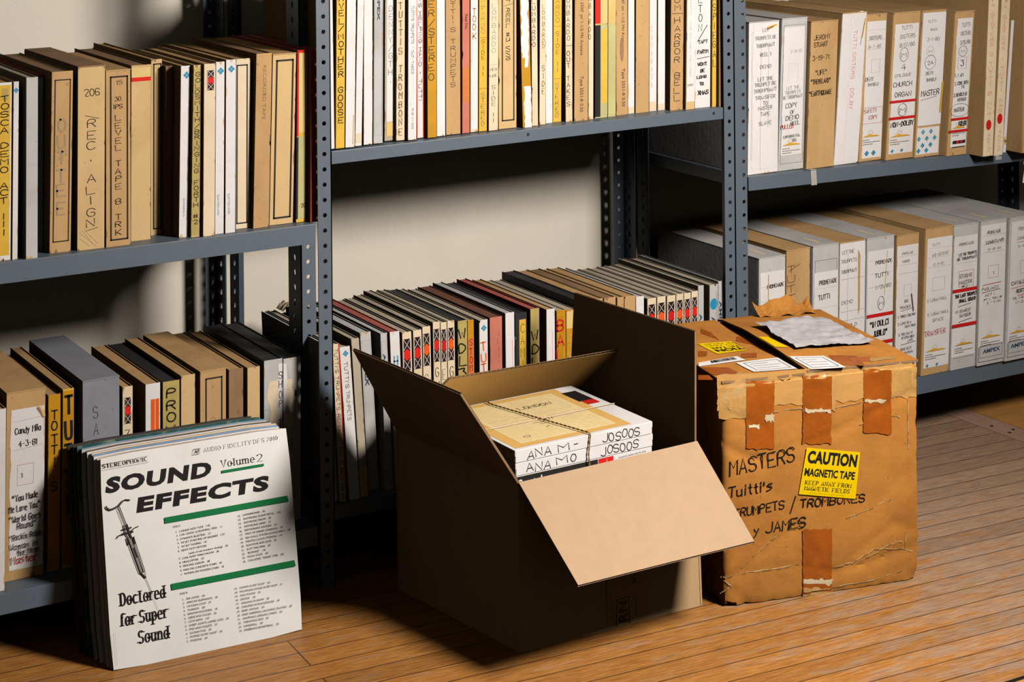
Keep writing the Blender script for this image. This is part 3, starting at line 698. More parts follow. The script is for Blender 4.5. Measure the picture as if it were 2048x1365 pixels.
MM = [
('kraft', 'white', 'sliver of a torn white box squeezed against the upright', []),
('kraft_dark', 'yellow_tape', 'yellow-taped box whose lettering ends in GOOSE, first beyond the upright', [('T', 'yellow_tape', .06, .005, .96, 1, 'l', .0009), ('V', 'ink', 'RAVEL/MOTHER GOOSE', .52, 1.0, .15, .5)]),
('kraft', 'white', 'white box with the paper torn open along one side, after the GOOSE box', [('P', 'paper_white', .02, .36, .98, 1, 'br', .0016), ('L', 'gold', .8, .02, .86, .2, .0012)]),
('kraft', 'white', 'narrow torn white box set deep between two taller torn ones', [('P', 'paper_white', .05, .1, .7, 1, 'r', .0018), ('Q', 'cream', .1, .02, .9, .08)]),
('kraft', 'paper_white', 'white box with ragged edges just before the pale grey branded box', [('P', 'paper_white', .02, .02, .96, 1, 'lr', .0012)]),
('grey', 'grey', 'pale grey box with dark blue printed maker name, on the upper shelf', [('R', 'blue_ink', 'AMPEX', .35, 1.0, .77, .3, 'print_heavy'), ('F', 'beige', .08, .05, .9, .97, .0003)]),
('beige', 'beige', 'beige box with long white strip lettered DENNY GTH', [('P', 'paper_white', .22, .12, .98, .91), ('V', 'grey_ink', 'DENNY/GTH.', .62, .86, .36, .4, .0011), ('P', 'cream_tape', .2, .03, .94, .115)]),
('cream', 'cream', 'cream box with a plaid patch and faint pencil lettering, upper shelf', [('X', .05, .925, .75, 1.05), ('V', 'pencil', 'TUTTIS TROMBONE', .5, .88, .03, .35)]),
('kraft', 'white', 'white box with small blue handwriting reading trumpets and out-takes', [('R', 'blue_ink', "TUTTI'S TRUMPETS - OUT-TAKES", .36, .85, .42, .3), ('R', 'grey_ink', 'RNB-IN-925', .42, .2, .07, .22)]),
('red_box', 'white', 'white box edged with red strips lettered HELPING HAND', [('Q', 'bright_red', 0, .0, .1, 1), ('Q', 'bright_red', .88, 0, 1, 1), ('R', 'ink', "LORD'S HELPING HAND - TUTTI", .3, 1.0, .24, .42)]),
('kraft_dark', 'gold_tape', 'dark yellow taped box lettered STEREO in capitals', [('T', 'gold_tape', .02, .01, .98, 1), ('V', 'marker', 'MMER/STEREO', .45, .995, .36, .58, .0013)]),
('white', 'paper_white', 'plain white box between STEREO and the tan TRUMPETS box', []),
('kraft', 'kraft', 'tan box hand-lettered TUTTIS TRUMPETS', [('V', 'marker', "TUTTI'S TRUMPETS", .5, .93, .3, .32, .0009)]),
('salmon', 'salmon', 'salmon pink box with printed reel number line', [('T', 'orange_tape', .05, .2, .95, .42), ('R', 'print_black', 'Analogue', .38, 1.0, .89, .34, 'print'), ('R', 'print_black', 'Reel No.', .38, .77, .67, .34, 'print')]),
('kraft', 'cream', 'cream box with a torn edge beside the salmon pink one', [('P', 'white', .15, .02, .9, 1, 'l', .0016), ('V', 'pencil', 'IT TOOK', .5, .97, .6, .4)]),
('kraft', 'yellow_tape', 'yellow-taped box lettered side II stereo, beside a torn cream box', [('T', 'yellow_tape', .05, .01, .97, 1), ('V', 'khaki_tape', 'LOMBARDO', .5, .95, .63, .4), ('L', 'marker', .15, .61, .9, .61, .0004), ('V', 'marker', 'SIDE II', .5, .6, .36, .35, .0006), ('L', 'marker', .1, .28, .9, .28, .0004), ('V', 'khaki_tape', 'STEREO', .5, .26, .03, .36)]),
('kraft', 'cream', 'cream box with pencil lettering, next to the wide framed tan box', [('V', 'grey_ink', 'GUY LOMBARDO', .5, 1., .5, .38, .0007), ('L', 'grey_ink', .1, .43, .95, .43, .0004), ('H', 'grey_ink', 'NEW', .5, .39, .7, .006), ('H', 'grey_ink', 'LINE', .5, .35, .7, .006), ('V', 'grey_ink', 'SIDE II', .5, .3, .05, .36, .0007)]),
('kraft', 'kraft_pale', 'wide tan box in a black frame hand-lettered reel 3', [('F', 'print_black', .17, .05, .88, 1.02, .0019), ('R', 'marker', 'STUART', .42, 1., .83, .2), ('L', 'marker', .3, .805, .85, .82, .0007), ('R', 'marker', 'REEL #3', .42, .79, .57, .2), ('R', 'marker', '1/7/70', .4, .54, .45, .22)]),
('kraft_dark', 'gold_tape', 'badly torn white over yellow box beyond the framed reel 3 box', [('P', 'paper_white', .1, .46, .85, 1, 'lrb', .0022), ('P', 'paper_white', .2, .0, .96, .27, 'tlr', .0018), ('P', 'paper_white', .3, .4, .7, .5, 'lrtb', .002)]),
('kraft', 'cream', 'cream box with black letters, after the torn white and yellow box', [('V', 'ink', 'GUY LUMBARDO', .4, 1., .52, .5, .0009)]),
('kraft', 'cream', 'thin cream box with rubbed pencil lettering, before a plain white box', [('V', 'pencil', 'GUY LOMBARDO', .6, .95, .5, .36), ('V', 'pencil', 'SIDE', .6, .4, .2, .36)]),
('white', 'paper_white', 'plain white box beside the yellow box lettered side II', []),
('kraft', 'yellow_tape', 'yellow-taped box lettered side II, beside a plain white box', [('T', 'yellow_tape', .05, .01, .97, 1), ('V', 'marker', 'LOMBARDO', .5, 1, .66, .42, .0006), ('L', 'marker', .1, .64, .9, .64, .0004), ('V', 'marker', 'SIDE II', .5, .61, .33, .36, .0006), ('L', 'marker', .1, .29, .9, .29, .0004), ('V', 'khaki_tape', 'STEREO', .5, .27, .03, .36)]),
('kraft_dark', 'cream', 'cream box lettered OUT TAKES', [('V', 'ink', 'GUY LOMBARDO', .4, 1.04, .54, .42, .0009), ('L', 'ink', .1, .51, .95, .51, .0008), ('V', 'ink', 'OUT TAKES', .4, .48, .1, .42, .0009)]),
('kraft_dark', 'kraft', 'tan box with printed acetate tape specification, beside OUT TAKES', [('R', 'print_black', '1/2" x 2500\' on 1-1/2 Mil Acetate', .42, .88, .44, .2, 'print'), ('R', 'print_black', 'Type 2551-R 0.50', .42, .3, .06, .22, 'print')]),
('kraft', 'cream', 'thin cream box between a tan acetate box and a red and black spine', [('V', 'marker', 'LOMBARDO', .25, .95, .53, .35, .0008)]),
('black_box', 'green_tape', 'box with red over black edge and yellow spine tape', [('Q', 'bright_red', .0, .64, .42, 1.05), ('Q', 'print_black', 0, .01, .42, .63), ('T', 'cream_tape', .42, .64, .99, 1.02), ('T', 'green_tape', .42, .02, .99, .63), ('T', 'yellow_tape', .5, .1, .95, .6)]),
('kraft', 'green_tape', 'greenish yellow taped box before the second printed acetate box', [('T', 'cream_tape', .02, .64, .98, 1.02), ('T', 'green_tape', .02, .02, .98, .62)]),
('kraft_dark', 'kraft', 'tan box with printed acetate specification and a dark smudge', [('R', 'print_black', '1/2" x 2500\' on 1-1/2 Mil Acetate', .5, .92, .46, .22, 'print'), ('R', 'print_black', 'Type 2551-R 0.50', .5, .32, .06, .24, 'print'), ('O', 'kraft_dark', .5, .45, .004, .022, .001, True)]),
('white', 'paper_white', 'plain white box with a red pencil circle, after the smudged tan box', [('O', 'faded_red', .3, 1.0, .004, .006, .0005), ('Q', 'cream', .02, .01, .95, .05)]),
('kraft_dark', 'kraft', 'plain unlettered tan box between two white boxes', []),
('kraft', 'paper_white', 'white box with tiny red notes, beside the plain tan box', [('V', 'faded_red', 'CANARATA', .3, .6, .16, .2, .0005), ('Q', 'cream', .03, .01, .95, .07)]),
('kraft', 'paper_white', 'white box with a red circle near its top', [('O', 'red_ink', .5, .97, .004, .0055, .0006), ('Q', 'cream', .04, .01, .96, .05), ('L', 'gold', -.02, .95, 0.02, 1, .001)]),
('kraft_dark', 'kraft', 'tan box hand-lettered KINGDOM HARBOR BELL', [('V', 'marker', 'KINGDOM', .5, 1.03, .69, .42, .0012), ('L', 'marker', .08, .675, .92, .672, .001), ('V', 'marker', 'HARBOR BELL', .5, .65, .06, .42, .0012)]),
('kraft', 'kraft_pale', 'box with long white label of tiny writing beside HARBOR BELL', [('P', 'paper_white', .08, .06, 1, 1.02), ('R', 'ink', 'CAMARATA : THE GOLDEN TRUMPET', .4, .84, .23, .1), ('H', 'ink', 'DISC', .5, .17, .6, .004)]),
('kraft', 'white', 'white box with bold black notes ending TO XMAS', [('V', 'ink', 'SHELTON', .32, 1.0, .53, .22, .0014), ('L', 'ink', .15, .47, .78, .58, .0014), ('H', 'ink', 'TAPT', .5, .455, .6, .0072, 'hand', .0014), ('H', 'ink', 'PARYM', .5, .385, .68, .0085, 'hand', .0014), ('L', 'ink', .14, .35, .92, .36, .0011), ('H', 'ink', 'WONT', .47, .3, .58, .0075, 'hand', .0014), ('H', 'ink', 'BE', .48, .255, .26, .0075, 'hand', .0014), ('H', 'ink', 'LONG', .42, .213, .6, .0062, 'hand', .0014), ('H', 'ink', 'TO', .42, .165, .25, .0065, 'hand', .0014), ('H', 'ink', 'XMAS', .52, .1, .66, .0095, 'hand', .0014)]),
('kraft', 'yellow_tape', 'yellow-taped box lettered down to SPIEGAL beside the upright', [('T', 'yellow_tape', .02, .02, .98, 1), ('V', 'ink', 'ULENSPIEGAL', .5, 1.0, .28, .62, .0012)]),
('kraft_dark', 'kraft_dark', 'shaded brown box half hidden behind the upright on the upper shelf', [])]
GUY = lambda t, c='marker', hot='bright_red', u=.5: [('X', .1, .75, .86, .955, hot), ('V', c, t, u, .72, .08, .45, .0008)]
ML = [
('grey', 'white', 'white sliver of a box peeping past the upright on the low shelf', []),
('beige', 'cream', 'leaning cream box lettered TRUMPETS REMIXES SIDE 2 with red edge', [('Q', 'red', .86, 0, 1, 1), ('R', 'ink', "TUTTI'S TRUMPETS REMIXES", .25, .97, .39, .45), ('L', 'ink', 0, .37, .86, .38, .0006), ('R', 'ink', 'SIDE 2', .25, .35, .25, .45), ('L', 'ink', 0, .23, .86, .24, .0006), ('R', 'print_black', '250-1/4-2500-RN', .28, .22, .02, .42, 'print')]),
('beige', 'white', 'white box with blue diamond and torn foot, beside the REMIXES box', [('B', .55, .955, .0055), ('R', 'marker', "TUTTI'S", .35, .9, .73, .32), ('R', 'grey_ink', 'TRUMPETS', .35, .71, .52, .32), ('P', 'paper_white', .05, 0, .95, .2, 't', .002)]),
('beige', 'beige', 'beige box with a small yellowed stock label at its foot', [('P', 'cream_tape', .1, .01, .96, .19), ('R', 'marker', '407 1741171', .4, .17, .03, .25)]),
('grey', 'grey', 'grey box with blue maker name mostly hidden by the carton flap', [('F', 'beige', .12, .05, .9, .95, .0004), ('R', 'blue_ink', 'AMPEX', .25, .88, .66, .36, 'print_heavy')]),
('grey', 'grey', 'grey box with blue maker name, standing apart from its neighbour', [('F', 'beige', .15, .05, .9, .95, .0004), ('R', 'blue_ink', 'AMPEX', .25, .87, .66, .36, 'print_heavy')]),
('red_box', 'paper_white', 'white box with blue pencil scrawl before the first plaid patch', [('V', 'pale_blue', 'HOB', .5, .86, .6, .35)]),
('beige', 'cream', 'first cream plaid-patch box in the low row, lettered GUY in black', GUY('GUY LOMB', 'ink')),
('beige', 'cream', 'cream plaid-patch box with faint pencil name, second in the low row', GUY('WHITBIT', 'pencil')),
('beige', 'cream', 'set-back cream box with an orange plaid patch', GUY('GUY L', 'pencil', 'orange')),
('beige', 'cream', 'cream plaid-patch box with the clearest black GUY LOM lettering', GUY('GUY LOMB', 'ink')),
('beige', 'cream', 'thin plaid-patch box with faded lettering, before the narrowest orange patch', GUY('ENERGED', 'pencil', 'red')),
('beige', 'cream', 'thin cream box with orange plaid patch beside the WDL tape', GUY('GUY LOM', 'marker', 'orange')),
('black_box', 'khaki_tape', 'black box with khaki tape lettered WDL 3021 AS', [('T', 'khaki_tape', .08, .02, .98, .98, 'l', .0006), ('V', 'ink', 'WDL3021', .5, .95, .37, .7, .0026), ('V', 'ink', 'AS', .5, .3, .18, .5)]),
('beige', 'gold_tape', 'narrow box with orange tape between WDL and a blue diamond', [('T', 'orange_tape', .05, .02, .95, .88, 'lr', .0005), ('V', 'red_ink', 'STOMP JON', .5, .88, .38, .4)]),
('beige', 'white', 'white box with blue diamond and red capitals down the spine', [('B', .55, .945, .0058), ('V', 'orange', 'TUTTI FR', .5, .86, .28, .55, .0022)]),
('brown', 'salmon', 'wide terracotta box with a rough scuffed top', [('R', 'red_box', 'TUTTI TRUMPETS', .6, .9, .3, .14)]),
('grey', 'white', 'white labelled box between terracotta and black boxes', [('P', 'paper_white', .1, .05, .96, .85, 'r', .0008), ('L', 'orange', .75, .5, .75, .82, .0006), ('H', 'ink', '1', .5, .4, .05, .008), ('H', 'ink', 'H', .5, .22, .3, .008)]),
('black_box', 'black_box', 'black box with a narrow yellow hand-lettered label', [('P', 'yellow_tape', .34, .05, .9, .955), ('V', 'ink', 'CAMARATA', .62, .94, .3, .3, .0009)]),
('red_box', 'khaki_tape', 'black-cornered box with khaki tape lettered WDL 3021', [('T', 'khaki_tape', .08, .02, .96, .98, 'lr', .0006), ('V', 'ink', 'WDL3021', .5, .86, .27, .7, .0026)], 'red_box'),
('kraft', 'white', 'white labelled box between khaki tape and red lettering', [('P', 'paper_white', .12, .05, .94, .87), ('L', 'orange', .7, .6, .7, .85, .0005), ('H', 'ink', '1', .5, .4, .05, .007)]),
('beige', 'gold_tape', 'gold-taped box with thick red letters BAL 3027', [('T', 'gold_tape', .06, .02, .8, .96, 'r', .0008), ('V', 'red', 'BAL3027', .42, .95, .22, .66, .0032)]),
('beige', 'gold_tape', 'gold-taped box lettered SPRI beside the carton flap', [('T', 'cream_tape', .05, .87, .98, .99), ('T', 'gold_tape', .05, .02, .98, .87), ('V', 'khaki_tape', 'SPRING', .45, .84, .2, .55, .0016)]),
('black_box', 'kraft', 'dark topped box half hidden behind the upright carton flap', []),
('kraft', 'kraft', 'brown box just behind the carton flap, beside the dark topped one', []),
('kraft_dark', 'kraft', 'darker brown box between two tan ones behind the carton flap', []),
('kraft', 'kraft', 'plain tan box partly hidden by the carton flap, before the printed capitals box', []),
('kraft', 'kraft', 'tan box with black printed capitals just above the carton flap', [('R', 'print_black', 'SUPER', .3, .88, .7, .3, 'print_bold')]),
('grey', 'white', 'white labelled box between tan and plaid boxes at the far end', [('P', 'paper_white', .1, .1, .95, .93)]),
('beige', 'cream', 'plaid-patch box beside the white label, far group', GUY('GUY')),
('beige', 'cream', 'orange plaid-patch box, second of the far group', GUY('GUY', 'marker', 'orange')),
('beige', 'cream', 'plaid-patch box in the middle of the far group, a dark red hexagon', GUY('GUY', 'marker', 'red')),
('beige', 'cream', 'orange plaid-patch box with a large handwritten G, far group', GUY('GUY L', 'ink', 'orange')),
('beige', 'cream', 'thin plaid-patch box lettered GUY, one before the last plaid patch', GUY('GUY L', 'ink')),
('beige', 'cream', 'last plaid-patch box lettered GUY beside the grey branded box', GUY('GUY L', 'ink')),
('beige', 'grey', 'grey box with vertical blue maker name next to the last plaid patch', [('R', 'blue_ink', 'AMPEX', .2, .8, .56, .5, 'print_heavy')]),
('beige', 'grey', 'grey box with a big round blue sticker', [('O', 'teal', .5, .86, .0088, .0105, 0, True), ('R', 'blue_ink', 'AMPEX', .2, .77, .57, .45, 'print_heavy'), ('L', 'beige', .8, .05, .8, .95, .0005)]),
('grey', 'grey', 'slim grey box with blue maker name, last in the low row', [('R', 'blue_ink', 'AMPEX', .2, .86, .62, .6, 'print_heavy')])]
def LAB(top, bot, dated=()):
    return [('P', 'paper_white', .1, bot, .98, top, 'lr', .0006), ('N', .14, .94, [top - .06 - .075 * i for i in range(3)])]
RU = [
('grey', 'white', 'white box whose label has a torn brown corner at the top, beside the upright', [('F', 'grey_ink', .1, .1, .95, .93, .0004), ('P', 'paper_white', .14, .03, .97, .985, 'l', .0012), ('L', 'gold', .62, .955, .9, .97, .0035), ('L', 'kraft_dark', .6, .945, .8, .96, .003), ('L', 'grey_ink', .4, .03, .4, .85, .0003), ('L', 'grey_ink', .65, .3, .65, .85, .0003)] + [('H', 'grey_ink', t, .55, v, wd, .0085) for t, v, wd in (('LET', .93, .2), ('TRUMPETS BE', .88, .7), ('TRIUMPHANT', .83, .6), ('REEL 1', .77, .35), ('DEMO', .69, .35), ('LET THE', .61, .5), ('TRUMPET BE', .575, .7), ('TRIUMPHANT', .535, .75), ('TRANSFER', .49, .65), ('TO', .45, .15), ('MASTER', .42, .45), ('TAPE', .38, .3), ('&', .35, .1), ('SLAVE', .32, .4))]),
('grey', 'grey', 'grey box with white label lettered COPY OF DEMO REEL', [('F', 'blue_ink', .08, .045, .95, .955, .0006), ('P', 'paper_white', .1, .1, .9, .94, 'l', .0008), ('H', 'grey_ink', '2-20-82', .6, .77, .45, .007), ('F', 'cream', .3, .58, .68, .7, .0004), ('H', 'grey_ink', 'LET THE', .5, .53, .5, .008), ('H', 'grey_ink', 'TRUMPETS', .5, .5, .6, .008), ('H', 'grey_ink', 'BE TRIUMPHANT', .5, .47, .75, .008), ('H', 'marker', 'COPY', .45, .41, .45, .011), ('H', 'marker', 'OF', .5, .37, .18, .009), ('H', 'ink', 'DEMO', .5, .33, .5, .011), ('H', 'ink', 'REEL', .62, .295, .35, .009), ('H', 'red_ink', 'PULLED', .3, .275, .5, .01), ('H', 'ink', 'EXPERIMENTAL', .5, .215, .65, .006), ('H', 'ink', 'BG', .6, .185, .15, .007), ('S', .5, .165, .72)]),
('kraft', 'kraft', 'bare tan box hand-lettered LIFE, THEMELAND, EARTHQUAKE', [('H', 'marker', t, u, v, wd, .011, 'hand', .0013) for t, u, v, wd in (('JEROMY', .42, .875, .6), ('STUART', .38, .825, .5), ('3-19-71', .4, .735, .6), ('"LIFE"', .42, .635, .42), ('"THEMELAND"', .42, .575, .72), ('"EARTHQUAKE', .42, .495, .82))]),
('kraft', 'white', 'white box wrapped in loose paper strips with faded red script', [('P', 'paper_white', .4, .01, 1., 1.0, 'lrt', .0022), ('R', 'faded_red', 'TUTTI SISTERS & DOLBY', .5, .88, .36, .14), ('P', 'white', .02, .02, .36, .9, 'r', .001), ('L', 'gold', .85, .83, .95, .95, .003), ('L', 'ink', .8, .78, .92, .93, .0008)]),
('kraft', 'kraft', 'kraft box with white label and a red pencilled SAFETY COPY', [('P', 'paper_white', .12, .02, .97, .95, 'l', .0006), ('N', .16, .94, [.89, .82, .76]), ('H', 'marker', 'SISTERS', .52, .825, .55, .0085), ('H', 'grey_ink', '8-7-80', .5, .765, .55, .0085), ('F', 'cream', .38, .6, .76, .69, .0004), ('H', 'marker', 'DENY', .32, .545, .34, .009), ('H', 'marker', 'THYSELF', .5, .51, .5, .007), ('F', 'faded_red', .05, .255, .95, .365, .0004), ('H', 'faded_red', 'SAFETY', .42, .33, .55, .0095), ('H', 'faded_red', 'COPY', .55, .285, .38, .009), ('S', .5, .165, .76), ('B', .32, .055, .0055), ('B', .62, .055, .0055)]),
('kraft', 'kraft', 'kraft box with white label lettered CHURCH ORGAN in black', [('P', 'paper_white', .08, .04, .96, .92, 'l', .0005), ('H', 'marker', 'TUTTI', .52, .88, .4, .009), ('H', 'marker', 'SISTERS', .56, .822, .56, .0095), ('H', 'marker', '8/17/80', .56, .763, .56, .0095), ('O', 'ink', .46, .71, .011, .014, .0008), ('H', 'ink', 'M', .46, .693, .17, .01), ('H', 'ink', '4', .46, .605, .16, .014), ('H', 'grey_ink', 'EPILOGUE', .46, .56, .6, .0075), ('H', 'marker', 'CHURCH', .46, .495, .68, .011), ('H', 'ink', 'ORGAN', .5, .425, .6, .0115), ('Q', 'red', .02, .385, .98, .402), ('O', 'ink', .5, .335, .0115, .0125, .0007), ('H', 'ink', 'M', .5, .318, .2, .011), ('Q', 'red', .02, .272, .98, .29), ('H', 'ink', 'NON-DOLBY', .52, .225, .84, .0115, 'hand', .0014), ('S', .48, .155, .74), ('B', .2, .062, .0035), ('B', .55, .062, .0035)]),
('kraft', 'kraft', 'box with loose white label lettered MASTER over blue diamonds', [('P', 'paper_white', .06, .02, .96, .2), ('B', .3, .17, .0055), ('B', .62, .17, .0055), ('B', .14, .125, .0055), ('B', .46, .125, .0055), ('B', .78, .125, .0055), ('B', .3, .08, .0055), ('B', .62, .08, .0055), ('B', .14, .045, .0055), ('B', .46, .045, .0055), ('P', 'paper_white', .04, .215, .98, .985), ('H', 'ink', 'TUTTI', .42, .915, .35, .0065), ('H', 'ink', '9003', .5, .86, .28, .0055), ('H', 'marker', '3-1-80', .5, .79, .5, .0085), ('O', 'faded_red', .4, .72, .01, .01, .0004), ('H', 'ink', 'M', .4, .71, .13, .006), ('O', 'ink', .42, .645, .0145, .0145, .0006), ('H', 'ink', '2A', .42, .63, .24, .009), ('H', 'marker', 'DENY', .42, .56, .3, .008), ('H', 'marker', 'THYSELF', .5, .515, .42, .0075), ('H', 'marker', 'MASTER', .48, .42, .72, .0135), ('L', 'marker', .1, .39, .75, .41, .0006), ('L', 'gold', .92, .3, .97, .5, .004)]),
('kraft', 'kraft', 'kraft box with white label listing three titles below a big 3', [('P', 'paper_white', .15, .06, .93, .95, 'l', .0008), ('H', 'marker', 'TUTTI', .6, .89, .42, .0095), ('H', 'marker', 'SISTERS', .6, .832, .5, .0095), ('H', 'marker', '3/15/80', .6, .77, .52, .0095), ('O', 'ink', .5, .722, .0115, .0105, .0008), ('H', 'ink', 'M', .5, .708, .18, .008), ('F', 'faded_red', .28, .6, .72, .68, .0004), ('H', 'ink', '3', .5, .618, .16, .0145), ('H', 'ink', '1. I AM', .38, .545, .42, .0085), ('H', 'ink', '2. COME WITH', .52, .49, .68, .0085), ('H', 'ink', 'ME', .62, .465, .16, .007), ('H', 'ink', '3. BEHOLD MY', .5, .41, .68, .0085), ('H', 'ink', 'MOTHER', .58, .375, .42, .008), ('H', 'marker', 'MASTER', .48, .305, .5, .0095), ('O', 'marker', .5, .315, .026, .013, .0005), ('Q', 'red', .1, .245, .97, .262), ('H', 'ink', 'DOLBY', .7, .205, .4, .0115, 'hand', .0014), ('S', .52, .19, .66), ('Q', 'red', .0, .163, .96, .18), ('Q', 'print_black', .24, .085, .86, .105), ('Q', 'red', .4, .085, .52, .105), ('Q', 'red', .62, .085, .7, .105), ('Q', 'print_black', .2, .06, .86, .064)]),
('kraft', 'cream', 'leaning cream box with red script and a red dot, beside the big 3 label', [('V', 'faded_red', 'CAMARATA SISTERS 2 TUTTI B NNA', .45, 1.2, .26, .36, .0008), ('O', 'red', .45, .2, .0072, .0105, 0, True), ('V', 'faded_red', '4572', .5, .15, .03, .3, .0007)]),
('kraft', 'cream', 'leaning cream box with red script and a red dot, beside a white one', [('V', 'faded_red', 'CAMARATA SISTERS 1 TUTTI NAS', .45, 1.2, .27, .36, .0008), ('O', 'red', .45, .235, .0072, .0105, 0, True), ('V', 'faded_red', '4572', .5, .17, .03, .3, .0007)]),
('kraft', 'paper_white', 'plain white box with a yellowed 2509 tag near its foot', [('P', 'cream_tape', .05, .06, .98, .115), ('H', 'marker', '2509', .55, .075, .7, .0062), ('P', 'paper_white', .02, .0, .97, .055)]),
('kraft', 'kraft', 'kraft box cut off by the picture edge at the end of the shelf', [('R', 'marker', '4.07 F 3', .25, .2, .04, .16)])]
PROM = lambda: [('H', 'ink', 'PROMENADE', .55, .84, .62, .008)]
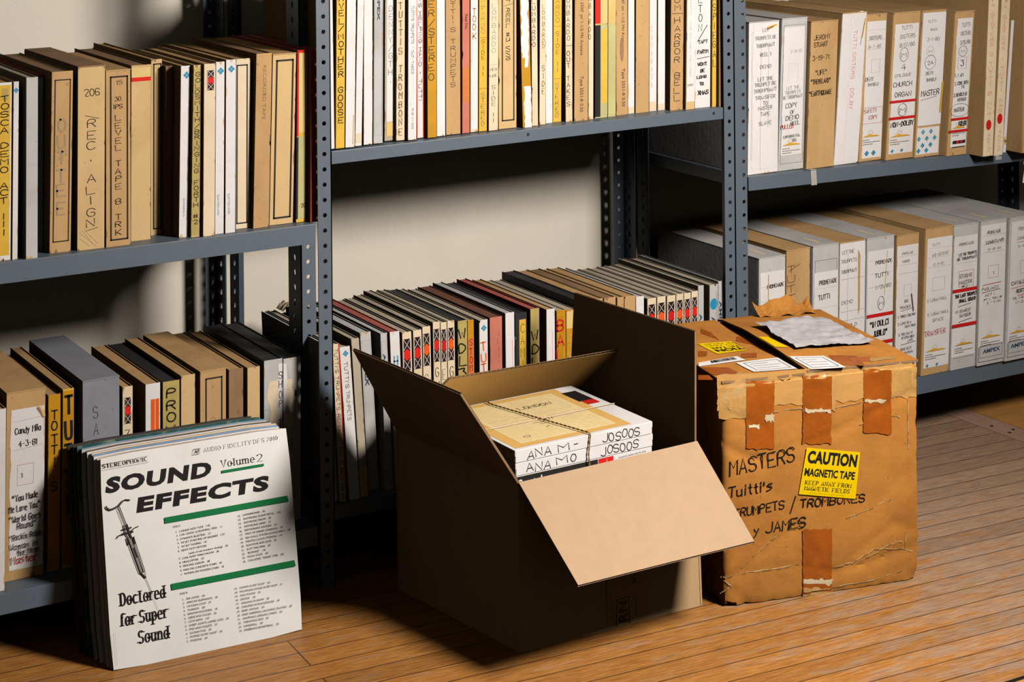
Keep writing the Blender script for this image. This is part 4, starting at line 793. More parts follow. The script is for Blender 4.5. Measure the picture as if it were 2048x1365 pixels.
RL = [
('grey', 'grey', 'grey box with stained label lettered PROMENADE, nearest the upright', [('U',), ('P', 'paper_white', .06, .05, .97, .9, 'l', .0004), ('N', .1, .94, [.8, .7, .62, .55]), ('H', 'ink', 'PROMENADE', .62, .79, .62, .0085, 'hand', .0012), ('H', 'marker', 'TUTTI', .52, .685, .34, .009), ('L', 'cream_tape', .33, .1, .36, .88, .0018), ('H', 'ink', 'INTROS', .55, .41, .36, .0085), ('L', 'ink', .32, .385, .72, .395, .0006), ('H', 'ink', 'CONT.', .5, .34, .3, .0085, 'hand', .0013), ('Q', 'red', .02, .26, .98, .285)]),
('kraft', 'kraft', 'bare tan box with tall slanting letters running down it', [('V', 'marker', 'TUTTIS TRUM', .22, .9, .2, .32, .0011), ('L', 'marker', .12, .86, .58, .9, .0011), ('L', 'marker', .05, .5, .5, .54, .0011), ('H', 'marker', 'TRANSFER', .68, .48, .45, .0048), ('H', 'marker', 'FROM', .7, .45, .28, .0048), ('H', 'marker', 'ORIGINAL', .62, .4, .42, .0048), ('H', 'marker', '876', .66, .37, .2, .0048), ('L', 'marker', .5, .35, .85, .355, .0004)]),
('grey', 'grey', 'grey box with white label lettered INTROS between two lines', [('U',), ('F', 'blue_ink', .08, .3, .93, .9, .0007), ('P', 'paper_white', .06, .05, .97, .82), ('N', .1, .94, [.71, .58, .5]), ('H', 'ink', 'PROMENADE', .58, .735, .68, .0105, 'hand', .0013), ('H', 'ink', 'TUTTI', .44, .635, .44, .0115, 'hand', .0013), ('L', 'ink', .22, .4, .74, .42, .0007), ('H', 'ink', 'INTROS', .48, .34, .46, .0105, 'hand', .0013), ('L', 'ink', .2, .315, .74, .33, .0007), ('Q', 'red', .02, .255, .98, .282), ('H', 'ink', '28', .8, .2, .18, .008)]),
('kraft', 'white', 'white box with its paper ripped open at the top', [('P', 'paper_white', .02, .02, .98, .99, 'r', .001)] + [('L', 'kraft', .74 + .012 * i, .5 + .01 * i, .72 + .02 * i, .93 - .01 * i, .0022) for i in range(4)] + [('H', 'grey_ink', t, u, v, wd, .0085) for t, u, v, wd in (('LET THE', .32, .92, .45), ('TRUMPETS', .36, .86, .6), ('TRIUMPHANT', .36, .79, .6), ('DEMO', .3, .58, .42), ('BEHOLD', .38, .42, .6), ('YOUR KING', .48, .36, .66), ('WILL COME', .44, .295, .72), ('M', .3, .2, .15))] + [('N', .05, .95, [.75, .53, .47, .25]), ('L', 'pencil', .3, .1, .3, .95, .0003)]),
('grey', 'grey', 'grey box with a label lettered IN DULCI JUBILO between red lines', [('U',), ('P', 'paper_white', .04, .04, .98, .91, 'l', .0004), ('N', .1, .94, [.84, .75, .66]), ('H', 'ink', 'PROMENADE', .62, .815, .6, .0085, 'hand', .0011), ('H', 'ink', 'TUTTI', .55, .725, .48, .0095, 'hand', .0011), ('H', 'ink', '7/21/82', .6, .645, .58, .0085), ('L', 'cream_tape', .66, .6, .75, .9, .001), ('O', 'ink', .54, .545, .0085, .0135, .0007), ('H', 'ink', 'M', .54, .53, .14, .009), ('Q', 'red', .02, .455, .98, .478), ('H', 'ink', '"IN DULCI', .48, .39, .68, .0135, 'hand', .0017), ('H', 'ink', 'JUBILO"', .52, .325, .52, .0135, 'hand', .0017), ('Q', 'red', .02, .265, .98, .288)]),
('kraft', 'kraft', 'kraft box with a torn-edged label listing three numbered tracks', [('P', 'paper_white', .03, .04, .98, .925, 'l', .0008), ('H', 'ink', 'PROMENADE', .5, .86, .5, .006), ('H', 'ink', 'VARIOUS', .42, .805, .34, .006), ('N', .1, .94, [.85, .79, .73]), ('F', 'cream', .36, .57, .7, .65, .0004), ('H', 'ink', 'BG', .48, .525, .16, .007), ('H', 'ink', 'TRACKS', .42, .485, .48, .0065), ('L', 'ink', .22, .47, .82, .48, .0006), ('H', 'ink', '1. "GREEN DOLPHIN', .5, .425, .78, .006), ('H', 'ink', '2. LOVE IS A', .4, .375, .6, .006), ('H', 'ink', 'FUNNY THING', .66, .35, .46, .0055), ('H', 'ink', '3. THE MAN IN', .46, .3, .64, .006), ('H', 'ink', 'MY LITTLE GIRLS', .56, .275, .56, .0055), ('H', 'ink', 'LIFE', .68, .25, .22, .0055), ('L', 'ink', .25, .235, .9, .245, .0006), ('H', 'ink', 'SOME WENT', .48, .195, .5, .006), ('H', 'ink', 'VARIATIONS.', .55, .17, .5, .005), ('L', 'brown', .78, .46, .68, .58, .0022), ('S', .5, .06, .7)]),
('kraft', 'kraft', 'kraft box with pale worn label, beside the overhanging taped carton corner', [('P', 'paper_white', .08, .05, .98, .93, 'r', .0005), ('N', .12, .94, [.86, .795, .73]), ('H', 'pencil', 'TUTTI', .4, .875, .28, .0065), ('H', 'pencil', 'AND SISTERS', .55, .805, .6, .0075), ('H', 'pencil', '12-5-82', .5, .74, .4, .0065), ('F', 'cream', .3, .57, .75, .66, .0004), ('H', 'pencil', 'E LOGAN HALL', .5, .5, .7, .007), ('H', 'pencil', 'E LOGAN HALL', .55, .405, .75, .0075), ('H', 'pencil', 'SPACE', .55, .36, .4, .0075), ('H', 'faded_red', 'TRANSFER', .45, .27, .75, .0125), ('S', .5, .16, .76), ('B', .2, .068, .0035), ('B', .55, .068, .0035)]),
('grey', 'grey', 'grey box with a label boxed in red pencil reading STRING MASTER', [('U',), ('F', 'ink', .12, .08, .9, .2, .0006), ('P', 'paper_white', .03, .09, .97, .92, 'l', .0004), ('N', .1, .94, [.86, .8, .735]), ('H', 'ink', 'PROMENADE', .52, .855, .6, .0072), ('H', 'ink', 'LET THE TRUMPETS', .58, .785, .72, .0068, 'hand', .001), ('H', 'ink', 'BE TRIUMPHANT', .56, .755, .8, .0068, 'hand', .001), ('F', 'faded_red', .24, .57, .84, .68, .0005), ('H', 'marker', 'STRING', .52, .63, .5, .0095), ('H', 'marker', 'MASTER', .52, .588, .5, .009), ('H', 'ink', '#2', .48, .563, .22, .007), ('Q', 'red', .0, .535, .99, .558), ('H', 'ink', 'THE LAST TRUMPET', .54, .5, .86, .0078, 'hand', .0014), ('H', 'ink', 'SHALL SOUND', .6, .465, .66, .0078, 'hand', .0014), ('L', 'ink', .22, .435, .74, .45, .0007), ('H', 'ink', 'MY DEAREST', .44, .395, .62, .0068), ('H', 'ink', 'SAVIOUR', .52, .362, .45, .0078), ('L', 'ink', .26, .33, .8, .345, .0007), ('Q', 'red', .0, .295, .99, .318), ('S', .5, .17, .76)]),
('grey', 'grey', 'grey box with label lettered PAGLIACCI above a printed maker name', [('U',), ('P', 'paper_white', .03, .13, .98, .97), ('H', 'ink', 'PROMENADE', .52, .905, .52, .008, 'hand', .0011), ('H', 'ink', 'CAMARATA/APD', .56, .84, .68, .0075, 'hand', .0011), ('H', 'ink', '9-18-84', .56, .79, .5, .0065), ('N', .1, .94, [.895, .835, .78]), ('F', 'faded_red', .32, .6, .72, .685, .0004), ('H', 'ink', '1', .54, .62, .03, .0085), ('L', 'red_ink', .12, .556, .84, .562, .0011), ('H', 'ink', 'PAGLIACCI', .42, .52, .62, .0072), ('L', 'brown', .1, .505, .8, .515, .0009), ('H', 'ink', 'ACT I', .4, .478, .36, .0055), ('H', 'ink', 'PT 1. TR.1-8', .52, .45, .68, .0045), ('H', 'ink', '2. " 17-24', .56, .425, .52, .0045), ('S', .48, .19, .76), ('P', 'grey', .03, .03, .98, .128), ('F', 'ink', .06, .055, .92, .14, .0007), ('H', 'blue_ink', 'AMPEX', .5, .085, .66, .0085, 'print_heavy', None, .02)]),
('grey', 'grey', 'grey box lettered CAVALLERIA, cut off by the picture edge', [('U',), ('P', 'paper_white', .08, .13, .98, .97), ('H', 'ink', 'PROMENADE', .6, .905, .52, .008), ('H', 'ink', 'CAMARATA/APD', .62, .84, .62, .0078), ('L', 'red_ink', .3, .82, .9, .83, .0008), ('H', 'ink', '9-18-84', .6, .785, .5, .0065), ('F', 'faded_red', .45, .6, .85, .69, .0004), ('H', 'ink', '1', .62, .63, .03, .0085), ('H', 'ink', 'CAVALLERIA', .55, .53, .8, .009, 'hand', .0012), ('L', 'red_ink', .16, .505, .95, .52, .0009), ('H', 'ink', 'RUSTICANA', .64, .47, .6, .009, 'hand', .0012), ('L', 'red_ink', .4, .45, .95, .46, .0009), ('H', 'ink', 'TR. 1-8', .4, .425, .4, .006), ('H', 'ink', '17-24', .5, .395, .36, .0055), ('S', .5, .19, .76), ('P', 'grey', .08, .03, .98, .128), ('F', 'ink', .1, .055, .95, .14, .0007), ('H', 'blue_ink', 'AMPEX', .5, .09, .66, .0085, 'print_heavy', None, .02)])]
GEO = {'LM':[[-0.541,0.0141,0.6075,0.0231,0.2719,0.0183],[-0.517,0.0114,0.6075,0.0085,0.2725,0.0173],[-0.4983,0.003,0.6075,0.0184,0.2784,0.0115],[-0.4648,0.0524,0.6075,0.008,0.2746,0.0116],[-0.4562,0.0208,0.6075,0.0339,0.2816,0.023],[-0.4137,0.016,0.6075,0.0439,0.2874,0.0137],[-0.3674,0.0155,0.6075,0.0405,0.2778,0.0071],[-0.3197,0.0359,0.6075,0.0331,0.2801,0.0119],[-0.2776,0.06,0.6075,0.0188,0.2845,0.0105],[-0.2582,0.0461,0.6075,0.0122,0.2739,0.0121],[-0.2454,0.0195,0.6075,0.016,0.2755,0.0222],[-0.228,0.0117,0.6075,0.0147,0.2763,0.026],[-0.2099,0.0053,0.6075,0.02,0.2778,0.0159],[-0.1868,0.0121,0.6075,0.0152,0.2788,0.016],[-0.1699,0.0102,0.6075,0.0174,0.2811,0.0148],[-0.1434,0.0302,0.6075,0.0253,0.2786,0.0123],[-0.1175,0.0188,0.6075,0.028,0.2862,0.03],[-0.0855,0.0264,0.6075,0.0424,0.2822,0.0319],[-0.0385,0.0244,0.6075,0.0183,0.2862,0.019],[-0.0181,0.012,0.6075,0.0202,0.2868,0.0138]],'LL':[[-0.5579,0.0112,0.1066,0.0248,0.277,0.0182],[-0.5246,0.0426,0.1066,0.0612,0.29,0.0215],[-0.4559,0.046,0.1066,0.0198,0.2752,0.0136],[-0.4328,0.046,0.1066,0.0181,0.2808,0.0134],[-0.3994,0.046,0.1066,0.0603,0.2888,0.0076],[-0.3343,0.046,0.1066,0.017,0.269,0.0083],[-0.2962,0.046,0.1066,0.025,0.2672,0.0085],[-0.2672,0.046,0.1066,0.0287,0.2664,0.0086],[-0.2362,0.046,0.1066,0.0244,0.2717,0.0085],[-0.2034,0.046,0.1066,0.0452,0.2733,0.0086],[-0.1536,0.046,0.1066,0.0257,0.2686,0.0089],[-0.1208,0.046,0.1066,0.0224,0.2668,0.009],[-0.0912,0.046,0.1066,0.0334,0.2738,0.0089],[-0.0566,0.046,0.1066,0.0319,0.2719,0.0091]],'MM':[[0.0164,0.005,0.727,0.008,0.27,-0.0056],[0.025,0.003,0.727,0.0167,0.27,0.017],[0.043,0.003,0.727,0.0174,0.27,0.0206],[0.0634,0.008,0.727,0.0126,0.27,0.0277],[0.0809,0.0107,0.727,0.0165,0.27,0.0119],[0.0999,0.0121,0.727,0.0178,0.27,0.0147],[0.1281,0.0261,0.727,0.0172,0.27,0.0157],[0.1464,0.0181,0.727,0.0162,0.27,0.0139],[0.1653,0.0111,0.727,0.0165,0.27,0.014],[0.1882,0.0219,0.727,0.0137,0.27,0.0074],[0.2048,0.0137,0.727,0.0181,0.27,0.0065],[0.2259,0.0187,0.727,0.0166,0.27,0.0074],[0.2462,0.0229,0.727,0.0289,0.27,0.0064],[0.2775,0.0214,0.727,0.015,0.27,0.0104],[0.2955,0.0244,0.727,0.0154,0.27,0.0115],[0.3115,0.0228,0.727,0.0166,0.27,0.0135],[0.3298,0.0196,0.727,0.0191,0.27,0.0167],[0.3535,0.0252,0.727,0.0367,0.27,0.0095],[0.398,0.0166,0.727,0.0192,0.27,-0.0172],[0.4213,0.0229,0.727,0.0125,0.27,0.0009],[0.4388,0.027,0.727,0.0133,0.27,0.0162],[0.4567,0.0341,0.727,0.0144,0.27,0.0107],[0.4743,0.0384,0.727,0.018,0.27,0.0175],[0.4957,0.0287,0.727,0.0146,0.27,0.0085],[0.512,0.0259,0.727,0.0298,0.27,0.0177],[0.546,0.0308,0.727,0.0107,0.27,0.0132],[0.5619,0.0333,0.727,0.0272,0.27,0.0132],[0.5898,0.0327,0.727,0.0171,0.27,0.0133],[0.6119,0.038,0.727,0.0258,0.27,0.0061],[0.6408,0.0422,0.727,0.0141,0.27,0.0122],[0.6555,0.0391,0.727,0.0301,0.27,0.016],[0.6887,0.0424,0.727,0.0165,0.27,0.0149],[0.7076,0.0417,0.727,0.0165,0.27,0.0136],[0.7247,0.0266,0.727,0.0293,0.27,0.024],[0.7549,0.0183,0.727,0.0203,0.27,0.0229],[0.7783,0.022,0.727,0.0358,0.27,0.0178],[0.8154,0.018,0.727,0.0095,0.27,0.0151],[0.8255,0.01,0.727,0.0193,0.27,0.0157]],'ML':[[0.0202,0.015,0.1345,0.0089,0.2643,-0.0423],[0.0297,0.009,0.1345,0.0128,0.2659,-0.042],[0.0487,0.0103,0.1345,0.0193,0.2586,-0.0636],[0.0686,0.0088,0.1345,0.0148,0.2701,-0.0568],[0.0952,0.0325,0.1345,0.0203,0.2707,-0.0506],[0.1217,0.018,0.1345,0.0141,0.2684,-0.0333],[0.1369,0.012,0.1345,0.0186,0.27,-0.035],[0.1561,0.012,0.1345,0.0179,0.2659,-0.0187],[0.1764,0.012,0.1345,0.0165,0.2662,-0.0159],[0.1937,0.012,0.1345,0.0158,0.2698,-0.013],[0.2134,0.012,0.1345,0.0141,0.275,-0.01],[0.2281,0.012,0.1345,0.0123,0.2722,-0.0087],[0.241,0.012,0.1345,0.0144,0.273,-0.0073],[0.2609,0.012,0.1345,0.0187,0.2701,-0.0045],[0.2802,0.012,0.1345,0.0126,0.2687,-0.0031],[0.3027,0.012,0.1345,0.0171,0.2654,-0.0002],[0.3235,0.012,0.1345,0.0253,0.2669,0.0013],[0.3556,0.012,0.1345,0.0185,0.2706,0.0001],[0.3756,0.012,0.1345,0.0242,0.2669,0.0011],[0.4064,0.012,0.1345,0.0188,0.2707,0.0029],[0.4395,0.012,0.1345,0.0177,0.2652,0.005],[0.4605,0.012,0.1345,0.0193,0.2601,0.0061],[0.4804,0.012,0.1345,0.0205,0.2584,0.0072],[0.5047,0.012,0.1345,0.0262,0.272,0.0069],[0.5356,0.012,0.1345,0.0235,0.2695,0.0089],[0.5618,0.012,0.1345,0.0253,0.2686,0.009],[0.59,0.012,0.1345,0.015,0.2661,0.0102],[0.6061,0.012,0.1345,0.0243,0.2655,0.0103],[0.6314,0.012,0.1345,0.0179,0.2618,0.0105],[0.6566,0.012,0.1345,0.0197,0.2548,0.0119],[0.6785,0.012,0.1345,0.0192,0.255,0.012],[0.7006,0.012,0.1345,0.0194,0.2538,0.0121],[0.7216,0.012,0.1345,0.0167,0.2541,0.0122],[0.7395,0.012,0.1345,0.0154,0.2536,0.0123],[0.7563,0.012,0.1345,0.0151,0.2547,0.0123],[0.7721,0.012,0.1345,0.013,0.2634,0.0119],[0.7987,0.012,0.1345,0.0194,0.2612,0.0121],[0.8188,0.012,0.1345,0.0103,0.2659,0.012]],'RU':[[0.8978,0.0175,0.5915,0.0731,0.2917,0.0235],[0.9754,0.0232,0.5901,0.0628,0.2943,0.0482],[1.0388,0.0149,0.5889,0.0685,0.2865,0.0563],[1.1146,0.0235,0.5875,0.0624,0.2987,0.0919],[1.1862,0.0315,0.5861,0.059,0.2927,0.0666],[1.2458,0.019,0.585,0.0722,0.2945,0.0856],[1.319,0.0156,0.5836,0.0663,0.2957,0.0842],[1.3896,-0.0023,0.5823,0.0539,0.2927,0.0946],[1.4528,-0.0405,0.5811,0.0272,0.318,0.0649],[1.4806,-0.0433,0.5806,0.0238,0.318,0.0824],[1.529,-0.0196,0.5797,0.008,0.2709,0.1046],[1.5548,-0.0481,0.5794,0.0529,0.318,0.041]],'RL':[[0.9143,0.012,0.1493,0.0641,0.2815,0.0171],[0.9805,0.012,0.1488,0.0585,0.2892,0.0184],[1.0447,0.012,0.1484,0.0656,0.2894,0.0242],[1.112,0.012,0.1479,0.066,0.2889,0.0261],[1.1798,0.012,0.1474,0.0715,0.2893,0.0324],[1.2565,0.012,0.1469,0.059,0.2863,0.0393],[1.3161,-0.0003,0.1465,0.075,0.2948,0.0592],[1.3949,-0.0015,0.1459,0.0683,0.2933,0.0484],[1.4638,-0.0067,0.1455,0.0734,0.2953,0.0489],[1.5378,-0.0103,0.1449,0.0762,0.2948,0.0639]]}
GROUPS = dict(LM='tape boxes on the middle shelf', LL='tape boxes on the bottom shelf by the records', MM='tape boxes on the upper shelf', ML='tape boxes on the low shelf behind the carton', RU='tape boxes on the far upper shelf', RL='tape boxes on the far low shelf')
BOXES = {}
for rn, spec in (('LM', LM), ('LL', LL), ('MM', MM), ('ML', ML), ('RU', RU), ('RL', RL)):
    assert len(spec) == len(GEO[rn]), (rn, len(spec), len(GEO[rn]))
    for i, (sp, ge) in enumerate(zip(spec, GEO[rn])):
        BOXES[rn, i] = tape_box(ge, sp[0], sp[1], sp[2], sp[3], GROUPS[rn], d=(.335 if rn in ('RU', 'RL') else .285 if ge[4] > .279 else .268), lid=sp[4] if len(sp) > 4 else None)
